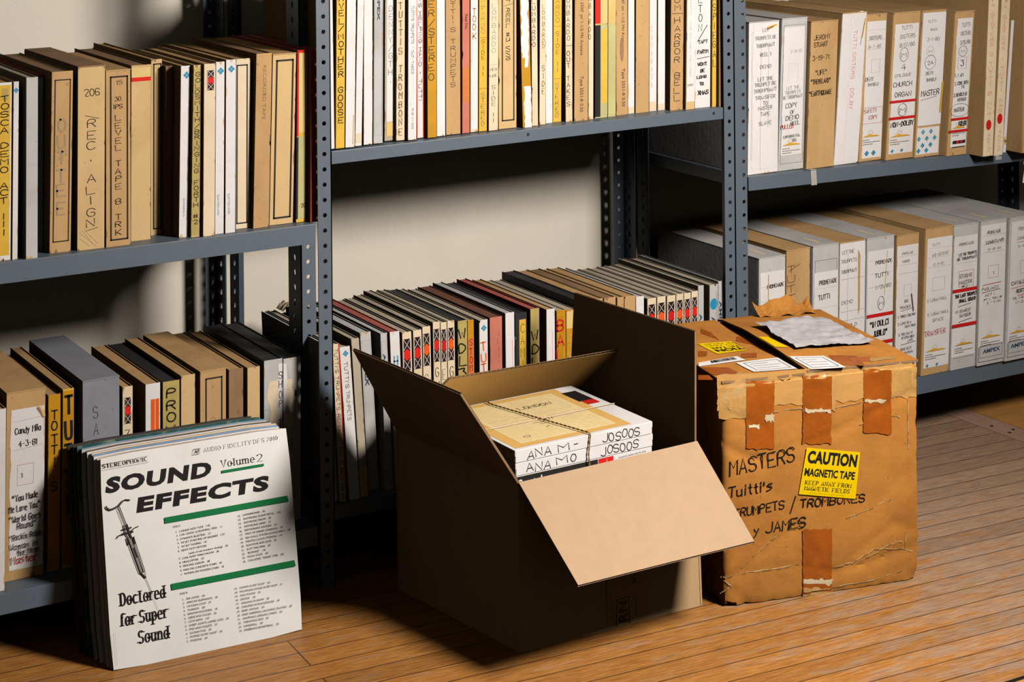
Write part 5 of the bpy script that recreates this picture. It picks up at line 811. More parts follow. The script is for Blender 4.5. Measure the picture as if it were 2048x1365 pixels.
# ---------------------------------------------------------------- records leaning on the shelf
LPG = {'BL': [-0.40721, -0.11356, 0.0], 'BR': [-0.10193, -0.13075, 0.0], 'TL': [-0.4101, -0.05, 0.3035], 'text': [('STEREOPHONIC', [0.0045, 0.29325], [0.07382, 0.29361], 0.00545, 'serif', 0.00142, 'ink', 0), ('AF', [0.14888, 0.29219], [0.15724, 0.29233], 0.00545, 'print_heavy', None, 'ink', 0.25), ('AUDIO', [0.165, 0.29228], [0.19243, 0.29208], 0.006, 'serif_light', 0.00072, 'ink', 0), ('FIDELITY', [0.19777, 0.29213], [0.24298, 0.29245], 0.006, 'serif_light', 0.00072, 'ink', 0), ('DFS', [0.24711, 0.2924], [0.26501, 0.29259], 0.006, 'serif_light', 0.00072, 'ink', 0), ('7010', [0.26886, 0.29259], [0.28752, 0.29268], 0.006, 'serif_light', 0.00057, 'ink', 0), ('Volume', [0.19183, 0.26478], [0.24607, 0.26463], 0.0109, 'serif', 0.00174, 'ink', 0), ('2', [0.25114, 0.26442], [0.26008, 0.26447], 0.0109, 'serif', 0.00174, 'ink', 0), ('SOUND', [0.00587, 0.25586], [0.17291, 0.25428], 0.0229, 'print_title', None, 'ink', 0.2), ('EFFECTS', [0.05181, 0.21975], [0.26547, 0.21888], 0.02235, 'print_title', None, 'ink', 0.2), ('Doctored', [0.01892, 0.09053], [0.08718, 0.08989], 0.01799, 'serif', 0.00297, 'ink', 0), ('for', [0.01754, 0.06155], [0.03898, 0.06099], 0.01799, 'serif', 0.00297, 'ink', 0), ('Super', [0.04666, 0.06089], [0.08893, 0.06053], 0.01799, 'serif', 0.00297, 'ink', 0), ('Sound', [0.04285, 0.03182], [0.08885, 0.03078], 0.01799, 'serif', 0.00297, 'ink', 0), ('CHINESE NEW YEAR   1:06', [0.1169, 0.18026], [0.16688, 0.18127], 0.00283, 'print', None, 'ink', 0), ('1.', [0.11164, 0.1803], [0.11432, 0.18027], 0.00283, 'print', None, 'ink', 0), ('CAR CRASH, SCREAMING TIRES   :11', [0.11719, 0.1748], [0.18614, 0.17601], 0.00283, 'print', None, 'ink', 0), ('2.', [0.11193, 0.17484], [0.11462, 0.17481], 0.00283, 'print', None, 'ink', 0), ('DYNAMITE BLASTING   :57', [0.11757, 0.16889], [0.16713, 0.16922], 0.00283, 'print', None, 'ink', 0), ('3.', [0.11231, 0.16894], [0.115, 0.16891], 0.00283, 'print', None, 'ink', 0), ('707 JET STARTING UP ENGINES   1:37', [0.11833, 0.16336], [0.18914, 0.16412], 0.00283, 'print', None, 'ink', 0), ('4.', [0.11307, 0.16341], [0.11575, 0.16337], 0.00283, 'print', None, 'ink', 0), ('707 JET TAXIING   :41', [0.11848, 0.1576], [0.15914, 0.15809], 0.00283, 'print', None, 'ink', 0), ('5.', [0.11322, 0.15766], [0.11591, 0.15762], 0.00283, 'print', None, 'ink', 0), ('HEAVY DUTY MOTORS', [0.11829, 0.15192], [0.15879, 0.15217], 0.00283, 'print', None, 'ink', 0), ('6.', [0.11303, 0.15198], [0.11572, 0.15194], 0.00283, 'print', None, 'ink', 0), ('(with circuit breakers closing)   :26', [0.1299, 0.14587], [0.19336, 0.14666], 0.00283, 'print', None, 'ink', 0), ('COAL HOIST WINCH ROOM   :38', [0.11871, 0.1403], [0.17772, 0.14069], 0.00283, 'print', None, 'ink', 0), ('7.', [0.11345, 0.14038], [0.11614, 0.14033], 0.00283, 'print', None, 'ink', 0), ('HELICOPTER   :23', [0.11909, 0.13453], [0.15318, 0.13472], 0.00283, 'print', None, 'ink', 0), ('8.', [0.11384, 0.1346], [0.11652, 0.13455], 0.00283, 'print', None, 'ink', 0), ('FENCING LESSON   :48', [0.11925, 0.1289], [0.1622, 0.12899], 0.00283, 'print', None, 'ink', 0), ('9.', [0.114, 0.12898], [0.11668, 0.12893], 0.00283, 'print', None, 'ink', 0), ('MAN ON CONCRETE STAIRS   :45', [0.11963, 0.12302], [0.18134, 0.12319], 0.00283, 'print', None, 'ink', 0), ('10.', [0.11438, 0.12311], [0.11706, 0.12305], 0.00283, 'print', None, 'ink', 0), ('WOMAN ON WOODEN STAIRS   :18', [0.12014, 0.11734], [0.18406, 0.11705], 0.00283, 'print', None, 'ink', 0), ('11.', [0.11489, 0.11743], [0.11757, 0.11737], 0.00283, 'print', None, 'ink', 0), ('LAWNMOWER   :45', [0.22094, 0.18702], [0.25745, 0.18719], 0.00283, 'print', None, 'ink', 0), ('12.', [0.2127, 0.18665], [0.21706, 0.18679], 0.00283, 'print', None, 'ink', 0), ('SHOVELING SCRAP METAL   1:02', [0.22119, 0.18128], [0.28373, 0.18152], 0.00283, 'print', None, 'ink', 0), ('13.', [0.21295, 0.18092], [0.2173, 0.18106], 0.00283, 'print', None, 'ink', 0), ('SHOVELING SNOW   :29', [0.22143, 0.17555], [0.26663, 0.17568], 0.00283, 'print', None, 'ink', 0), ('14.', [0.21319, 0.17519], [0.21754, 0.17533], 0.00283, 'print', None, 'ink', 0), ('SHOVELING SAND   :31', [0.22167, 0.16982], [0.26552, 0.1699], 0.00283, 'print', None, 'ink', 0), ('15.', [0.21343, 0.16947], [0.21779, 0.1696], 0.00283, 'print', None, 'ink', 0), ('RESTAURANT SOUNDS   :14', [0.22191, 0.16409], [0.27509, 0.16415], 0.00283, 'print', None, 'ink', 0), ('16.', [0.21368, 0.16375], [0.21803, 0.16388], 0.00283, 'print', None, 'ink', 0), ('TRAY OF DISHES CRASHING   :07', [0.22215, 0.15837], [0.28541, 0.15838], 0.00283, 'print', None, 'ink', 0), ('17.', [0.21392, 0.15803], [0.21827, 0.15816], 0.00283, 'print', None, 'ink', 0), ('SEA GULLS, STATEN ISLAND FERRY   :24', [0.2224, 0.15264], [0.29725, 0.1526], 0.00283, 'print', None, 'ink', 0), ('18.', [0.21416, 0.15232], [0.21852, 0.15244], 0.00283, 'print', None, 'ink', 0), ('MANTLE CLOCK STRIKING   :14', [0.22264, 0.14693], [0.28256, 0.14684], 0.00283, 'print', None, 'ink', 0), ('19.', [0.21441, 0.14661], [0.21876, 0.14673], 0.00283, 'print', None, 'ink', 0), ('ELEVATOR AND GATE   :30', [0.22288, 0.14121], [0.27285, 0.14109], 0.00283, 'print', None, 'ink', 0), ('20.', [0.21465, 0.1409], [0.219, 0.14102], 0.00283, 'print', None, 'ink', 0), ('SLOT MACHINE   :22', [0.22312, 0.1355], [0.26233, 0.13538], 0.00283, 'print', None, 'ink', 0), ('21.', [0.21489, 0.1352], [0.21924, 0.13531], 0.00283, 'print', None, 'ink', 0), ('"BOINGS"   :16', [0.22336, 0.1298], [0.25354, 0.12967], 0.00283, 'print', None, 'ink', 0), ('22.', [0.21514, 0.1295], [0.21948, 0.12961], 0.00283, 'print', None, 'ink', 0), ('POGO STICK   :29', [0.2236, 0.1241], [0.2572, 0.12393], 0.00283, 'print', None, 'ink', 0), ('23.', [0.21538, 0.1238], [0.21972, 0.12391], 0.00283, 'print', None, 'ink', 0), ('CALLIOPE: "DIXIE" CFBI   :40', [0.22384, 0.1184], [0.28313, 0.11804], 0.00283, 'print', None, 'ink', 0), ('24.', [0.21562, 0.11811], [0.21997, 0.11821], 0.00283, 'print', None, 'ink', 0), ('SIDE A', [0.1077, 0.18866], [0.1194, 0.18872], 0.00273, 'print', None, 'ink', 0), ('SIDE B', [0.11125, 0.08978], [0.1233, 0.08967], 0.00264, 'print', None, 'ink', 0), ('SEA LIONS   :30', [0.12084, 0.08078], [0.15033, 0.08029], 0.00283, 'print', None, 'ink', 0), ('1.', [0.11476, 0.08076], [0.11728, 0.08086], 0.00283, 'print', None, 'ink', 0), ('AFRICAN ELEPHANTS   :30', [0.12106, 0.07517], [0.17079, 0.07431], 0.00283, 'print', None, 'ink', 0), ('2.', [0.11498, 0.07516], [0.1175, 0.07526], 0.00283, 'print', None, 'ink', 0), ('CHICKEN COOP   :27', [0.12128, 0.06957], [0.15972, 0.06887], 0.00283, 'print', None, 'ink', 0), ('3.', [0.1152, 0.06956], [0.11772, 0.06966], 0.00283, 'print', None, 'ink', 0), ('TURKEYS   :28', [0.1215, 0.06397], [0.14902, 0.06345], 0.00283, 'print', None, 'ink', 0), ('4.', [0.11542, 0.06397], [0.11794, 0.06407], 0.00283, 'print', None, 'ink', 0), ('BANTAM ROOSTERS   :18', [0.12171, 0.05838], [0.16892, 0.05744], 0.00283, 'print', None, 'ink', 0), ('5.', [0.11564, 0.05838], [0.11816, 0.05848], 0.00283, 'print', None, 'ink', 0), ('GEESE AND DUCKS   :22', [0.12193, 0.05279], [0.16688, 0.05185], 0.00283, 'print', None, 'ink', 0), ('6.', [0.11585, 0.05279], [0.11837, 0.05289], 0.00283, 'print', None, 'ink', 0), ('COW BARN   1:07', [0.12215, 0.0472], [0.155, 0.04649], 0.00283, 'print', None, 'ink', 0), ('7.', [0.11607, 0.04721], [0.11859, 0.0473], 0.00283, 'print', None, 'ink', 0), ('SHEEP, GOATS, LAMBS, KIDS   :30', [0.12236, 0.04161], [0.186, 0.04018], 0.00283, 'print', None, 'ink', 0), ('8.', [0.11629, 0.04163], [0.11881, 0.04172], 0.00283, 'print', None, 'ink', 0), ('PIGS AND PIGLETS   :31', [0.12258, 0.03603], [0.16662, 0.035], 0.00283, 'print', None, 'ink', 0), ('9.', [0.11651, 0.03606], [0.11903, 0.03614], 0.00283, 'print', None, 'ink', 0), ('GUINEA PIGS   :29', [0.12279, 0.03046], [0.15697, 0.02963], 0.00283, 'print', None, 'ink', 0), ('10.', [0.11673, 0.03048], [0.11924, 0.03057], 0.00283, 'print', None, 'ink', 0), ('PUPPIES IN PET SHOP   :30', [0.12301, 0.02488], [0.17422, 0.02359], 0.00283, 'print', None, 'ink', 0), ('11.', [0.11694, 0.02492], [0.11946, 0.025], 0.00283, 'print', None, 'ink', 0), ('PIGEONS   :29', [0.12323, 0.01931], [0.14997, 0.01862], 0.00283, 'print', None, 'ink', 0), ('12.', [0.11716, 0.01935], [0.11968, 0.01943], 0.00283, 'print', None, 'ink', 0), ('CHIMPS IN PET SHOP   :30', [0.2067, 0.08097], [0.25693, 0.08016], 0.00283, 'print', None, 'ink', 0), ('13.', [0.19852, 0.08111], [0.20304, 0.08106], 0.00283, 'print', None, 'ink', 0), ('MOURNING DOVES IN PET SHOP   :31', [0.20694, 0.07526], [0.27672, 0.07407], 0.00283, 'print', None, 'ink', 0), ('14.', [0.19877, 0.07541], [0.20328, 0.07535], 0.00283, 'print', None, 'ink', 0), ('DOG POUND   :38', [0.20718, 0.06956], [0.24004, 0.06897], 0.00283, 'print', None, 'ink', 0), ('15.', [0.19902, 0.06971], [0.20353, 0.06965], 0.00283, 'print', None, 'ink', 0), ('BROOK   :38', [0.20743, 0.06385], [0.2312, 0.06341], 0.00283, 'print', None, 'ink', 0), ('16.', [0.19926, 0.06401], [0.20378, 0.06395], 0.00283, 'print', None, 'ink', 0), ('WALKING IN SNOW   :28', [0.20767, 0.05816], [0.25322, 0.05726], 0.00283, 'print', None, 'ink', 0), ('17.', [0.19951, 0.05832], [0.20402, 0.05826], 0.00283, 'print', None, 'ink', 0), ('CHILDREN IN PLAYGROUND   :29', [0.20792, 0.05246], [0.27, 0.05118], 0.00283, 'print', None, 'ink', 0), ('18.', [0.19976, 0.05263], [0.20427, 0.05256], 0.00283, 'print', None, 'ink', 0), ('BABY CRYING   :30', [0.20816, 0.04677], [0.24441, 0.04599], 0.00283, 'print', None, 'ink', 0), ('19.', [0.2, 0.04695], [0.20451, 0.04687], 0.00283, 'print', None, 'ink', 0), ('BABY SNEEZING, LAUGHING, PLAYING   :28', [0.2084, 0.04108], [0.28988, 0.03926], 0.00283, 'print', None, 'ink', 0), ('20.', [0.20025, 0.04127], [0.20476, 0.04119], 0.00283, 'print', None, 'ink', 0), ('SHUFFLING, DEALING CARDS   :34', [0.20865, 0.03539], [0.2729, 0.0339], 0.00283, 'print', None, 'ink', 0), ('21.', [0.20049, 0.03559], [0.205, 0.03551], 0.00283, 'print', None, 'ink', 0), ('THROWING DICE   :29', [0.20889, 0.02971], [0.24981, 0.02873], 0.00283, 'print', None, 'ink', 0), ('22.', [0.20074, 0.02992], [0.20524, 0.02983], 0.00283, 'print', None, 'ink', 0), ('HANDBALL   :38', [0.20914, 0.02403], [0.23977, 0.02327], 0.00283, 'print', None, 'ink', 0), ('23.', [0.20099, 0.02424], [0.20549, 0.02415], 0.00283, 'print', None, 'ink', 0), ('DRIBBLING BASKETBALL   :32', [0.20938, 0.01836], [0.26594, 0.0169], 0.00283, 'print', None, 'ink', 0), ('24.', [0.20123, 0.01858], [0.20573, 0.01848], 0.00283, 'print', None, 'ink', 0)], 'quads': [('green', [[0.19117, 0.25654], [0.26131, 0.25642], [0.26131, 0.2602], [0.19118, 0.26057]]), ('green', [[0.09501, 0.19731], [0.29787, 0.19674], [0.29608, 0.20575], [0.09474, 0.20607]]), ('green', [[0.09866, 0.09886], [0.30106, 0.09795], [0.29931, 0.10718], [0.09814, 0.10813]])], 'lines': [('ink', [[0.00165, 0.2993], [0.07613, 0.30063], [0.07639, 0.29151], [0.00168, 0.29089], [0.00165, 0.2993]], 0.0003), ('ink', [[0.14817, 0.29919], [0.15963, 0.29915], [0.15746, 0.29115], [0.14602, 0.2912], [0.14817, 0.29919]], 0.0006), ('marker', [[0.00581, 0.2372], [0.0068, 0.23426], [0.01132, 0.23128], [0.01758, 0.23218], [0.02518, 0.2351], [0.03088, 0.2403], [0.03577, 0.24229], [0.04222, 0.24066]], 0.0022), ('grey_ink', [[0.00745, 0.23526], [0.01201, 0.23283], [0.01799, 0.23378], [0.02471, 0.23685], [0.03037, 0.2415], [0.03583, 0.24312]], 0.0006), ('marker', [[0.0221, 0.23338], [0.03086, 0.20516]], 0.0008), ('marker', [[0.02571, 0.23417], [0.03504, 0.20556]], 0.0014), ('marker', [[0.0281, 0.19951], [0.04183, 0.2005]], 0.0022), ('marker', [[0.03086, 0.20516], [0.03296, 0.19256], [0.03666, 0.18581]], 0.0018), ('marker', [[0.03563, 0.20546], [0.03891, 0.19265], [0.04143, 0.18609]], 0.0026), ('marker', [[0.0191, 0.18885], [0.02228, 0.19218], [0.03, 0.19252]], 0.0014), ('marker', [[0.04211, 0.196], [0.04831, 0.19939], [0.05314, 0.20024]], 0.0014), ('marker', [[0.02828, 0.19337], [0.04376, 0.19404]], 0.003), ('marker', [[0.03427, 0.18567], [0.05018, 0.13239]], 0.0012), ('grey_ink', [[0.03783, 0.1856], [0.0532, 0.13295]], 0.0022), ('marker', [[0.0408, 0.18565], [0.05559, 0.13308]], 0.0016), ('marker', [[0.04499, 0.18603], [0.0589, 0.13359]], 0.0012), ('marker', [[0.03427, 0.18567], [0.03603, 0.17675]], 0.002), ('marker', [[0.04499, 0.18603], [0.04611, 0.17638]], 0.0022), ('marker', [[0.04385, 0.16955], [0.04771, 0.15666]], 0.003), ('marker', [[0.05018, 0.13239], [0.0589, 0.13359], [0.05972, 0.12402], [0.0585, 0.12369], [0.05147, 0.13382]], 0.001), ('marker', [[0.05253, 0.13197], [0.05917, 0.12467]], 0.0022), ('marker', [[0.05942, 0.12407], [0.06784, 0.09984]], 0.0007), ('grey_ink', [[0.06784, 0.09984], [0.07533, 0.07525]], 0.0004), ('pencil', [[0.00059, 0.05285], [0.00149, 0.02284]], 0.0004), ('pencil', [[0.00662, 0.05576], [0.00749, 0.00812]], 0.0003)]}
BLc, BRc, TLc = Vector(LPG['BL']), Vector(LPG['BR']), Vector(LPG['TL'])
ex = (BRc - BLc).normalized(); ey = (TLc - BLc); ey = (ey - ex * ey.dot(ex)).normalized(); en = ex.cross(ey).normalized()   # en towards the room
LPW, LPH = (BRc - BLc).length, (TLc - BLc).length
def sleeve(i, label, m, shift=0.0, dh=0.0, dw=0.0, th=.0040, art=None, back=0.0):
    b = MB()
    def F(u, v, n=0.0): return tuple(ex * u + ey * v + en * n)
    W, H = LPW + dw, LPH + dh
    bm = bmesh.new(); bmesh.ops.create_cube(bm, size=1)
    bmesh.ops.subdivide_edges(bm, edges=list(bm.edges), cuts=5, use_grid_fill=True)
    vs = []
    for v in bm.verts:
        u, z, n = (v.co.x + .5) * W, (v.co.y + .5) * H, (v.co.z + .5) * th - th
        cu = min(u, W - u); cv = min(z, H - z)
        if cu < 1e-6 and cv < 1e-6: u += (.0022 if u < W / 2 else -.0022); z += (.0022 if z < H / 2 else -.0022)
        if cu < 1e-6: n = n * .55 - th * .2
        if abs(v.co.x) < .4 and abs(v.co.y) < .4: n += .0003 * math.sin(u * 40 + i) * (1 if art is None else 0)
        vs.append(F(u, z, n))
    bm.verts.index_update()
    fs = [tuple(v.index for v in f.verts) for f in bm.faces]
    b.mesh(vs, fs, m); bm.free()
    b.m = []
    for f in fs:                           # worn edges show the raw board
        a = [vs[k] for k in f]; nrm = (Vector(a[1]) - Vector(a[0])).cross(Vector(a[2]) - Vector(a[1])).normalized()
        b.m.append(b.mi(m) if abs(nrm.dot(en)) > .8 else b.mi('sleeve_edge' if m != 'black_box' else 'black_box'))
    if art: art(b, F)
    o = b.build('record_sleeve', loc=BLc + Vector((0, back, 0)) + ex * shift)
    return tag(o, label, 'record', 'records leaning on the shelf')
def front_art(b, F):
    k = [1]
    def G(a, c): return F(a, c, .00012 * k[0])
    def quad(m, pts): k[0] += .2; b.poly([G(*p) for p in pts], m)
    for t, p0, p1, h, st, pen, ink, sl in LPG['text']:
        k[0] += .1; write(b, G, ink, t, p0, p1, h, st, pen, 0, sl)
    for m, pts in LPG['quads']: quad(m, pts)
    for m, pts, wd in LPG['lines']:
        k[0] += .1
        for q in ribbon([tuple(p) for p in pts], wd): b.poly([G(*p) for p in q], m)
sleeve(0, 'white front record sleeve titled SOUND EFFECTS with green bars and track lists', 'sleeve_white', art=front_art)
specs = [('cream record sleeve directly behind the front one, edge nearly flush', 'cream', -.003, .0015), ('white record sleeve whose top edge shows second behind the front one', 'white', -.004, .004),
         ('record sleeve with a pale blue printed edge in the leaning stack', 'sleeve_blue', -.001, .0055), ('record sleeve with a pinkish white edge in the middle of the leaning stack', 'cream', .001, .007),
         ('white record sleeve with a crumpled corner in the leaning stack', 'white', -.002, .008), ('brown record sleeve between white ones and dark ones', 'sleeve_brown', .0, .007),
         ('pale grey record sleeve behind the brown one in the stack', 'grey', -.002, .009), ('record sleeve with blue grey art just ahead of the teal painting', 'sleeve_blue', .002, .0085),
         ('record sleeve with a teal and black painted cover rising above the stack', 'sleeve_teal', -.001, .0125), ('thin black record sleeve behind the teal painted one', 'black_box', -.003, .009),
         ('dark brown record sleeve, second from the back of the stack', 'sleeve_brown', .001, .006), ('black record sleeve at the very back against the tape boxes', 'black_box', -.004, .008)]
bk = 0.0
for i, (lb, m, sh, dh) in enumerate(specs):
    bk += .0067
    sleeve(i + 1, lb, m, sh - .0019 * i, dh * .5 - .002, random.uniform(-.001, .001), .0056, back=bk)

# ---------------------------------------------------------------- open carton
C1 = {'fl': [0.14471, -0.38131, 0.0], 'fr': [0.48729, -0.38448, 0.0], 'bl': [0.0998, -0.06238, 0.0], 'br': [0.44238, -0.06556, 0.0], 'flt': [0.14391, -0.38131, 0.258], 'frt': [0.4786, -0.384, 0.264], 'blt': [0.0998, -0.06238, 0.263], 'brt': [0.44238, -0.06556, 0.26], 'foL': [0.1447, -0.546, 0.1564], 'foR': [0.4873, -0.5195, 0.1432], 'loF': [0.0354, -0.3967, 0.4161], 'loB': [0.0154, -0.0743, 0.4115], 'roF': [0.4807, -0.384, 0.4447], 'roB': [0.4445, -0.0806, 0.4492], 'boL': [0.1764, -0.105, 0.34901], 'boR': [0.45396, -0.19751, 0.37644]}
V3 = lambda p: Vector(p)
def board(mb, p, t, m, edge=None, flutes=False, period=.0075, nrm=None):
    """corrugated board: p = hinge0, hinge1, outer1, outer0; thickness t to the side of nrm; outer edge shows the flutes"""
    h0, h1, o1, o0 = [V3(q) for q in p]
    n = (h1 - h0).cross(o0 - h0).normalized()
    if nrm is not None and n.dot(V3(nrm)) < 0: n = -n
    NA, NBB = 10, 8
    def S(a, b_, k): 
        q = (h0 * (1 - a) + h1 * a) * (1 - b_) + (o0 * (1 - a) + o1 * a) * b_
        return tuple(q + n * (k + .0012 * math.sin(a * 3.1) * math.sin(b_ * 2.6)))
    for k0, k1 in ((0, t * .16), (t * .84, t)):
        for kk in (k0, k1):
            vs = [S(i / NA, j / NBB, kk) for j in range(NBB + 1) for i in range(NA + 1)]
            mb.mesh(vs, [(j * (NA + 1) + i, j * (NA + 1) + i + 1, (j + 1) * (NA + 1) + i + 1, (j + 1) * (NA + 1) + i) for j in range(NBB) for i in range(NA)], m)
        for side in ('a0', 'a1', 'b0', 'b1'):
            N_ = NBB if side[0] == 'a' else NA
            for i in range(N_):
                f = lambda q: (float(side[1]), q / N_) if side[0] == 'a' else (q / N_, float(side[1]))
                mb.poly([S(*f(i), k0), S(*f(i + 1), k0), S(*f(i + 1), k1), S(*f(i), k1)], edge or m)
    ln = (o1 - o0).length; cnt = int(ln / period * 8)
    vs = []
    for i in range(cnt + 1):
        z = t * (.5 + .34 * math.sin(i * math.pi / 4)); vs += [S(i / cnt, 0.0, z), S(i / cnt, .998, z)]
    mb.mesh(vs, [(2 * i, 2 * i + 2, 2 * i + 3, 2 * i + 1) for i in range(cnt)], edge or m)
    for a in (0.0, 1.0):                   # closed side edges
        for j in range(NBB): mb.poly([S(a, j / NBB, 0), S(a, (j + 1) / NBB, 0), S(a, (j + 1) / NBB, t), S(a, j / NBB, t)], edge or m)
carton = empty('cardboard_carton', C1['fl'])
tag(carton, 'open brown cardboard carton with spread flaps holding tied tape boxes', 'carton')
O = V3(C1['fl'])
L_ = lambda p: tuple(V3(p) - O)
fl, fr, bl, br = [L_(C1[k]) for k in ('fl', 'fr', 'bl', 'br')]
flt, frt, blt, brt = [L_(C1[k]) for k in ('flt', 'frt', 'blt', 'brt')]
b = MB()
T = .0042
for (p, q, qt, pt, inw) in ((fl, fr, frt, flt, (0, 1, 0)), (fr, br, brt, frt, (-1, 0, 0)), (br, bl, blt, brt, (0, -1, 0)), (bl, fl, flt, blt, (1, 0, 0))):
    board(b, (p, q, qt, pt), T, 'carton_new', nrm=inw)
b.poly([V3(fl) + Vector((0, 0, .003)), V3(fr) + Vector((0, 0, .003)), V3(br) + Vector((0, 0, .003)), V3(bl) + Vector((0, 0, .003))], 'carton_new')
# printed sealing tape down the front, part of it under the flap
k_ = [1]
ft = V3(fr) - V3(fl); fln = ft.length; ft.normalize(); fup = (V3(flt) - V3(fl)).normalized(); fno = ft.cross(fup).normalized()
def CF(a, c): return tuple(V3(fl) + ft * a + fup * c + fno * (.0004 + .00015 * k_[0]))
body = b.build('body', carton, angle=.5)
tp = MB(); tp.poly([CF(.158, .0), CF(.236, .0), CF(.236, .17), CF(.158, .17)], 'kraft'); k_[0] = 2
for (x0, z0, x1, z1) in ((.175, .002, .177, .045), (.199, .002, .201, .045), (.175, .043, .201, .045)): tp.poly([CF(x0, z0), CF(x1, z0), CF(x1, z1), CF(x0, z1)], 'ink')
write(tp, CF, 'ink', 'RN', (.197, .006), (.197, .04), .017, 'print_heavy')
write(tp, CF, 'ink', 'M', (.207, .072), (.207, .064), .007, 'print_heavy')
write(tp, CF, 'ink', 'W', (.191, .112), (.191, .09), .014, 'print_heavy')
for z in (.01, .075): tp.poly([CF(.2125, z), CF(.2135, z), CF(.2135, z + .03), CF(.2125, z + .03)], 'ink')
tp.build('sealing_tape', carton)
def flap(p, nrm, m='carton_flap', t=.0042):
    q = MB(); board(q, [L_(a) for a in p], t, m, 'kraft_dark', nrm=nrm); return q.build('flap', carton, angle=.5)
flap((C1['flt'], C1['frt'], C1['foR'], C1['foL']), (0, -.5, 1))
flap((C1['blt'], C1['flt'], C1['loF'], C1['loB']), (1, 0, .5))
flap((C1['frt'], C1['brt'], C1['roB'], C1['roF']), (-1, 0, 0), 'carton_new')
flap((C1['brt'], C1['blt'], C1['boL'], C1['boR']), (0, -.6, -.8), 'carton_bounce_gold')

# tied stack of tape boxes inside the carton
ST = {'o': [0.15494, -0.35467, 0.3], 'x': [0.99974, 0.0229, 0.0], 'y': [-0.0229, 0.99974, 0.0], 'w': 0.2614, 'd': 0.236, 't': 0.02, 'tw': [[0.1385, -0.0052], [0.0882, 0.2098], [0.0071, 0.1067], [0.2302, 0.1079]]}
so, sx, sy = V3(ST['o']), V3(ST['x']).normalized(), V3(ST['y']).normalized()
SW, SD, STH = ST['w'], ST['d'], ST['t']
def flat_box(z, label, spine_m, dx=0, dy=0, th=None, art=None, hidden=False, grp='tape boxes tied in the open carton'):
    th = th or STH
    root = empty('tape_box', so + sx * dx + sy * dy + Vector((0, 0, z - so.z))); tag(root, label, 'tape box', grp)
    fn = lambda x, y, zz: tuple(sx * x + sy * y + Vector((0, 0, zz)))
    c = MB(); c.box(0, 0, .0004, SW, SD, th * .48, 'cream', fn, .001); c.build('tray', root)
    l = MB(); l.box(-.0006, -.0006, th * .5, SW + .0006, SD + .0006, th, 'cream' if hidden else 'white', fn, .0012)
    if art: art(l, c, fn, th)
    l.build('lid', root)
    return root
def art_spine(txt, lo=False):
    def go(l, c, fn, th):
        F = lambda a, zc: fn(a, -.0009, zc)
        l.poly([fn(.001, -.0007, .0008), fn(SW - .001, -.0007, .0008), fn(SW - .001, -.0007, th - .0014), fn(.001, -.0007, th - .0014)], 'paper_white')
        for t, a0, a1, z0, h in txt: write(l, F, 'marker', t, (a0, z0), (a1, z0 + .0004), h, 'hand', .0016, .12)
        F2 = lambda a, zc: fn(-.0009, SD - a, zc)
        l.poly([fn(-.0008, .002, .002), fn(-.0008, .09, .002), fn(-.0008, .09, th - .002), fn(-.0008, .002, th - .002)], 'kraft')
        if not lo: write(l, F2, 'marker', '2500-RJ', (SD - .066, .006), (SD - .012, .006), .0085, 'print_bold')
    return go
def art_top(l, c, fn, th):
    art_spine([('ANA', .022, .066, .003, .0122), ('M', .08, .1, .0042, .0112), ('-', .106, .119, .0042, .011), ('JOSOOS', .164, .236, .003, .0128)])(l, c, fn, th)
    k = [0]
    def F(a, e): return fn(a, e, th + .0002 + .0001 * k[0])
    def R(m, a0, e0, a1, e1): k[0] += 1; l.poly([F(a0, e0), F(a1, e0), F(a1, e1), F(a0, e1)], m)
    R('form_gold', .006, .008, .226, SD - .004); R('form_cream', .026, .022, .207, SD - .02)
    k[0] += 1
    for i in range(30):
        e = .03 + i * .0062
        if e > SD - .026: break
        m = 'faded_red' if i in (12, 13, 14, 17) else 'form_line'
        a = .03 if i < 12 else .034
        while a < .2:
            n_ = random.uniform(.012, .05); a1 = min(a + n_, .203)
            for q in ribbon([(a, e), (a1, e)], .0006 if m != 'faded_red' else .0011): l.poly([F(*p) for p in q], m)
            a = a1 + random.uniform(.002, .012)
    k[0] += 1
    write(l, F, 'ink', 'LONDON', (.115, .166), (.178, .166), .0115, 'hand', .0017, .1)
    for p in (((.096, .098), (.112, .094), (.118, .099)), ((.104, .088), (.118, .086)), ((.104, .069), (.112, .074)), ((.124, .1), (.126, .112)), ((.13, .1), (.132, .112)), ((.136, .1), (.137, .112))):
        for q in ribbon(list(p), .0014): l.poly([F(*x) for x in q], 'ink')
    n = 14
    for q in ribbon([(.052 + .006 * math.cos(i * 6.283 / n), .047 + .004 * math.sin(i * 6.283 / n)) for i in range(n + 1)], .001): l.poly([F(*x) for x in q], 'marker')
    R('ink', .222, .15, .25, .205); R('red', .226, .13, .25, .15)
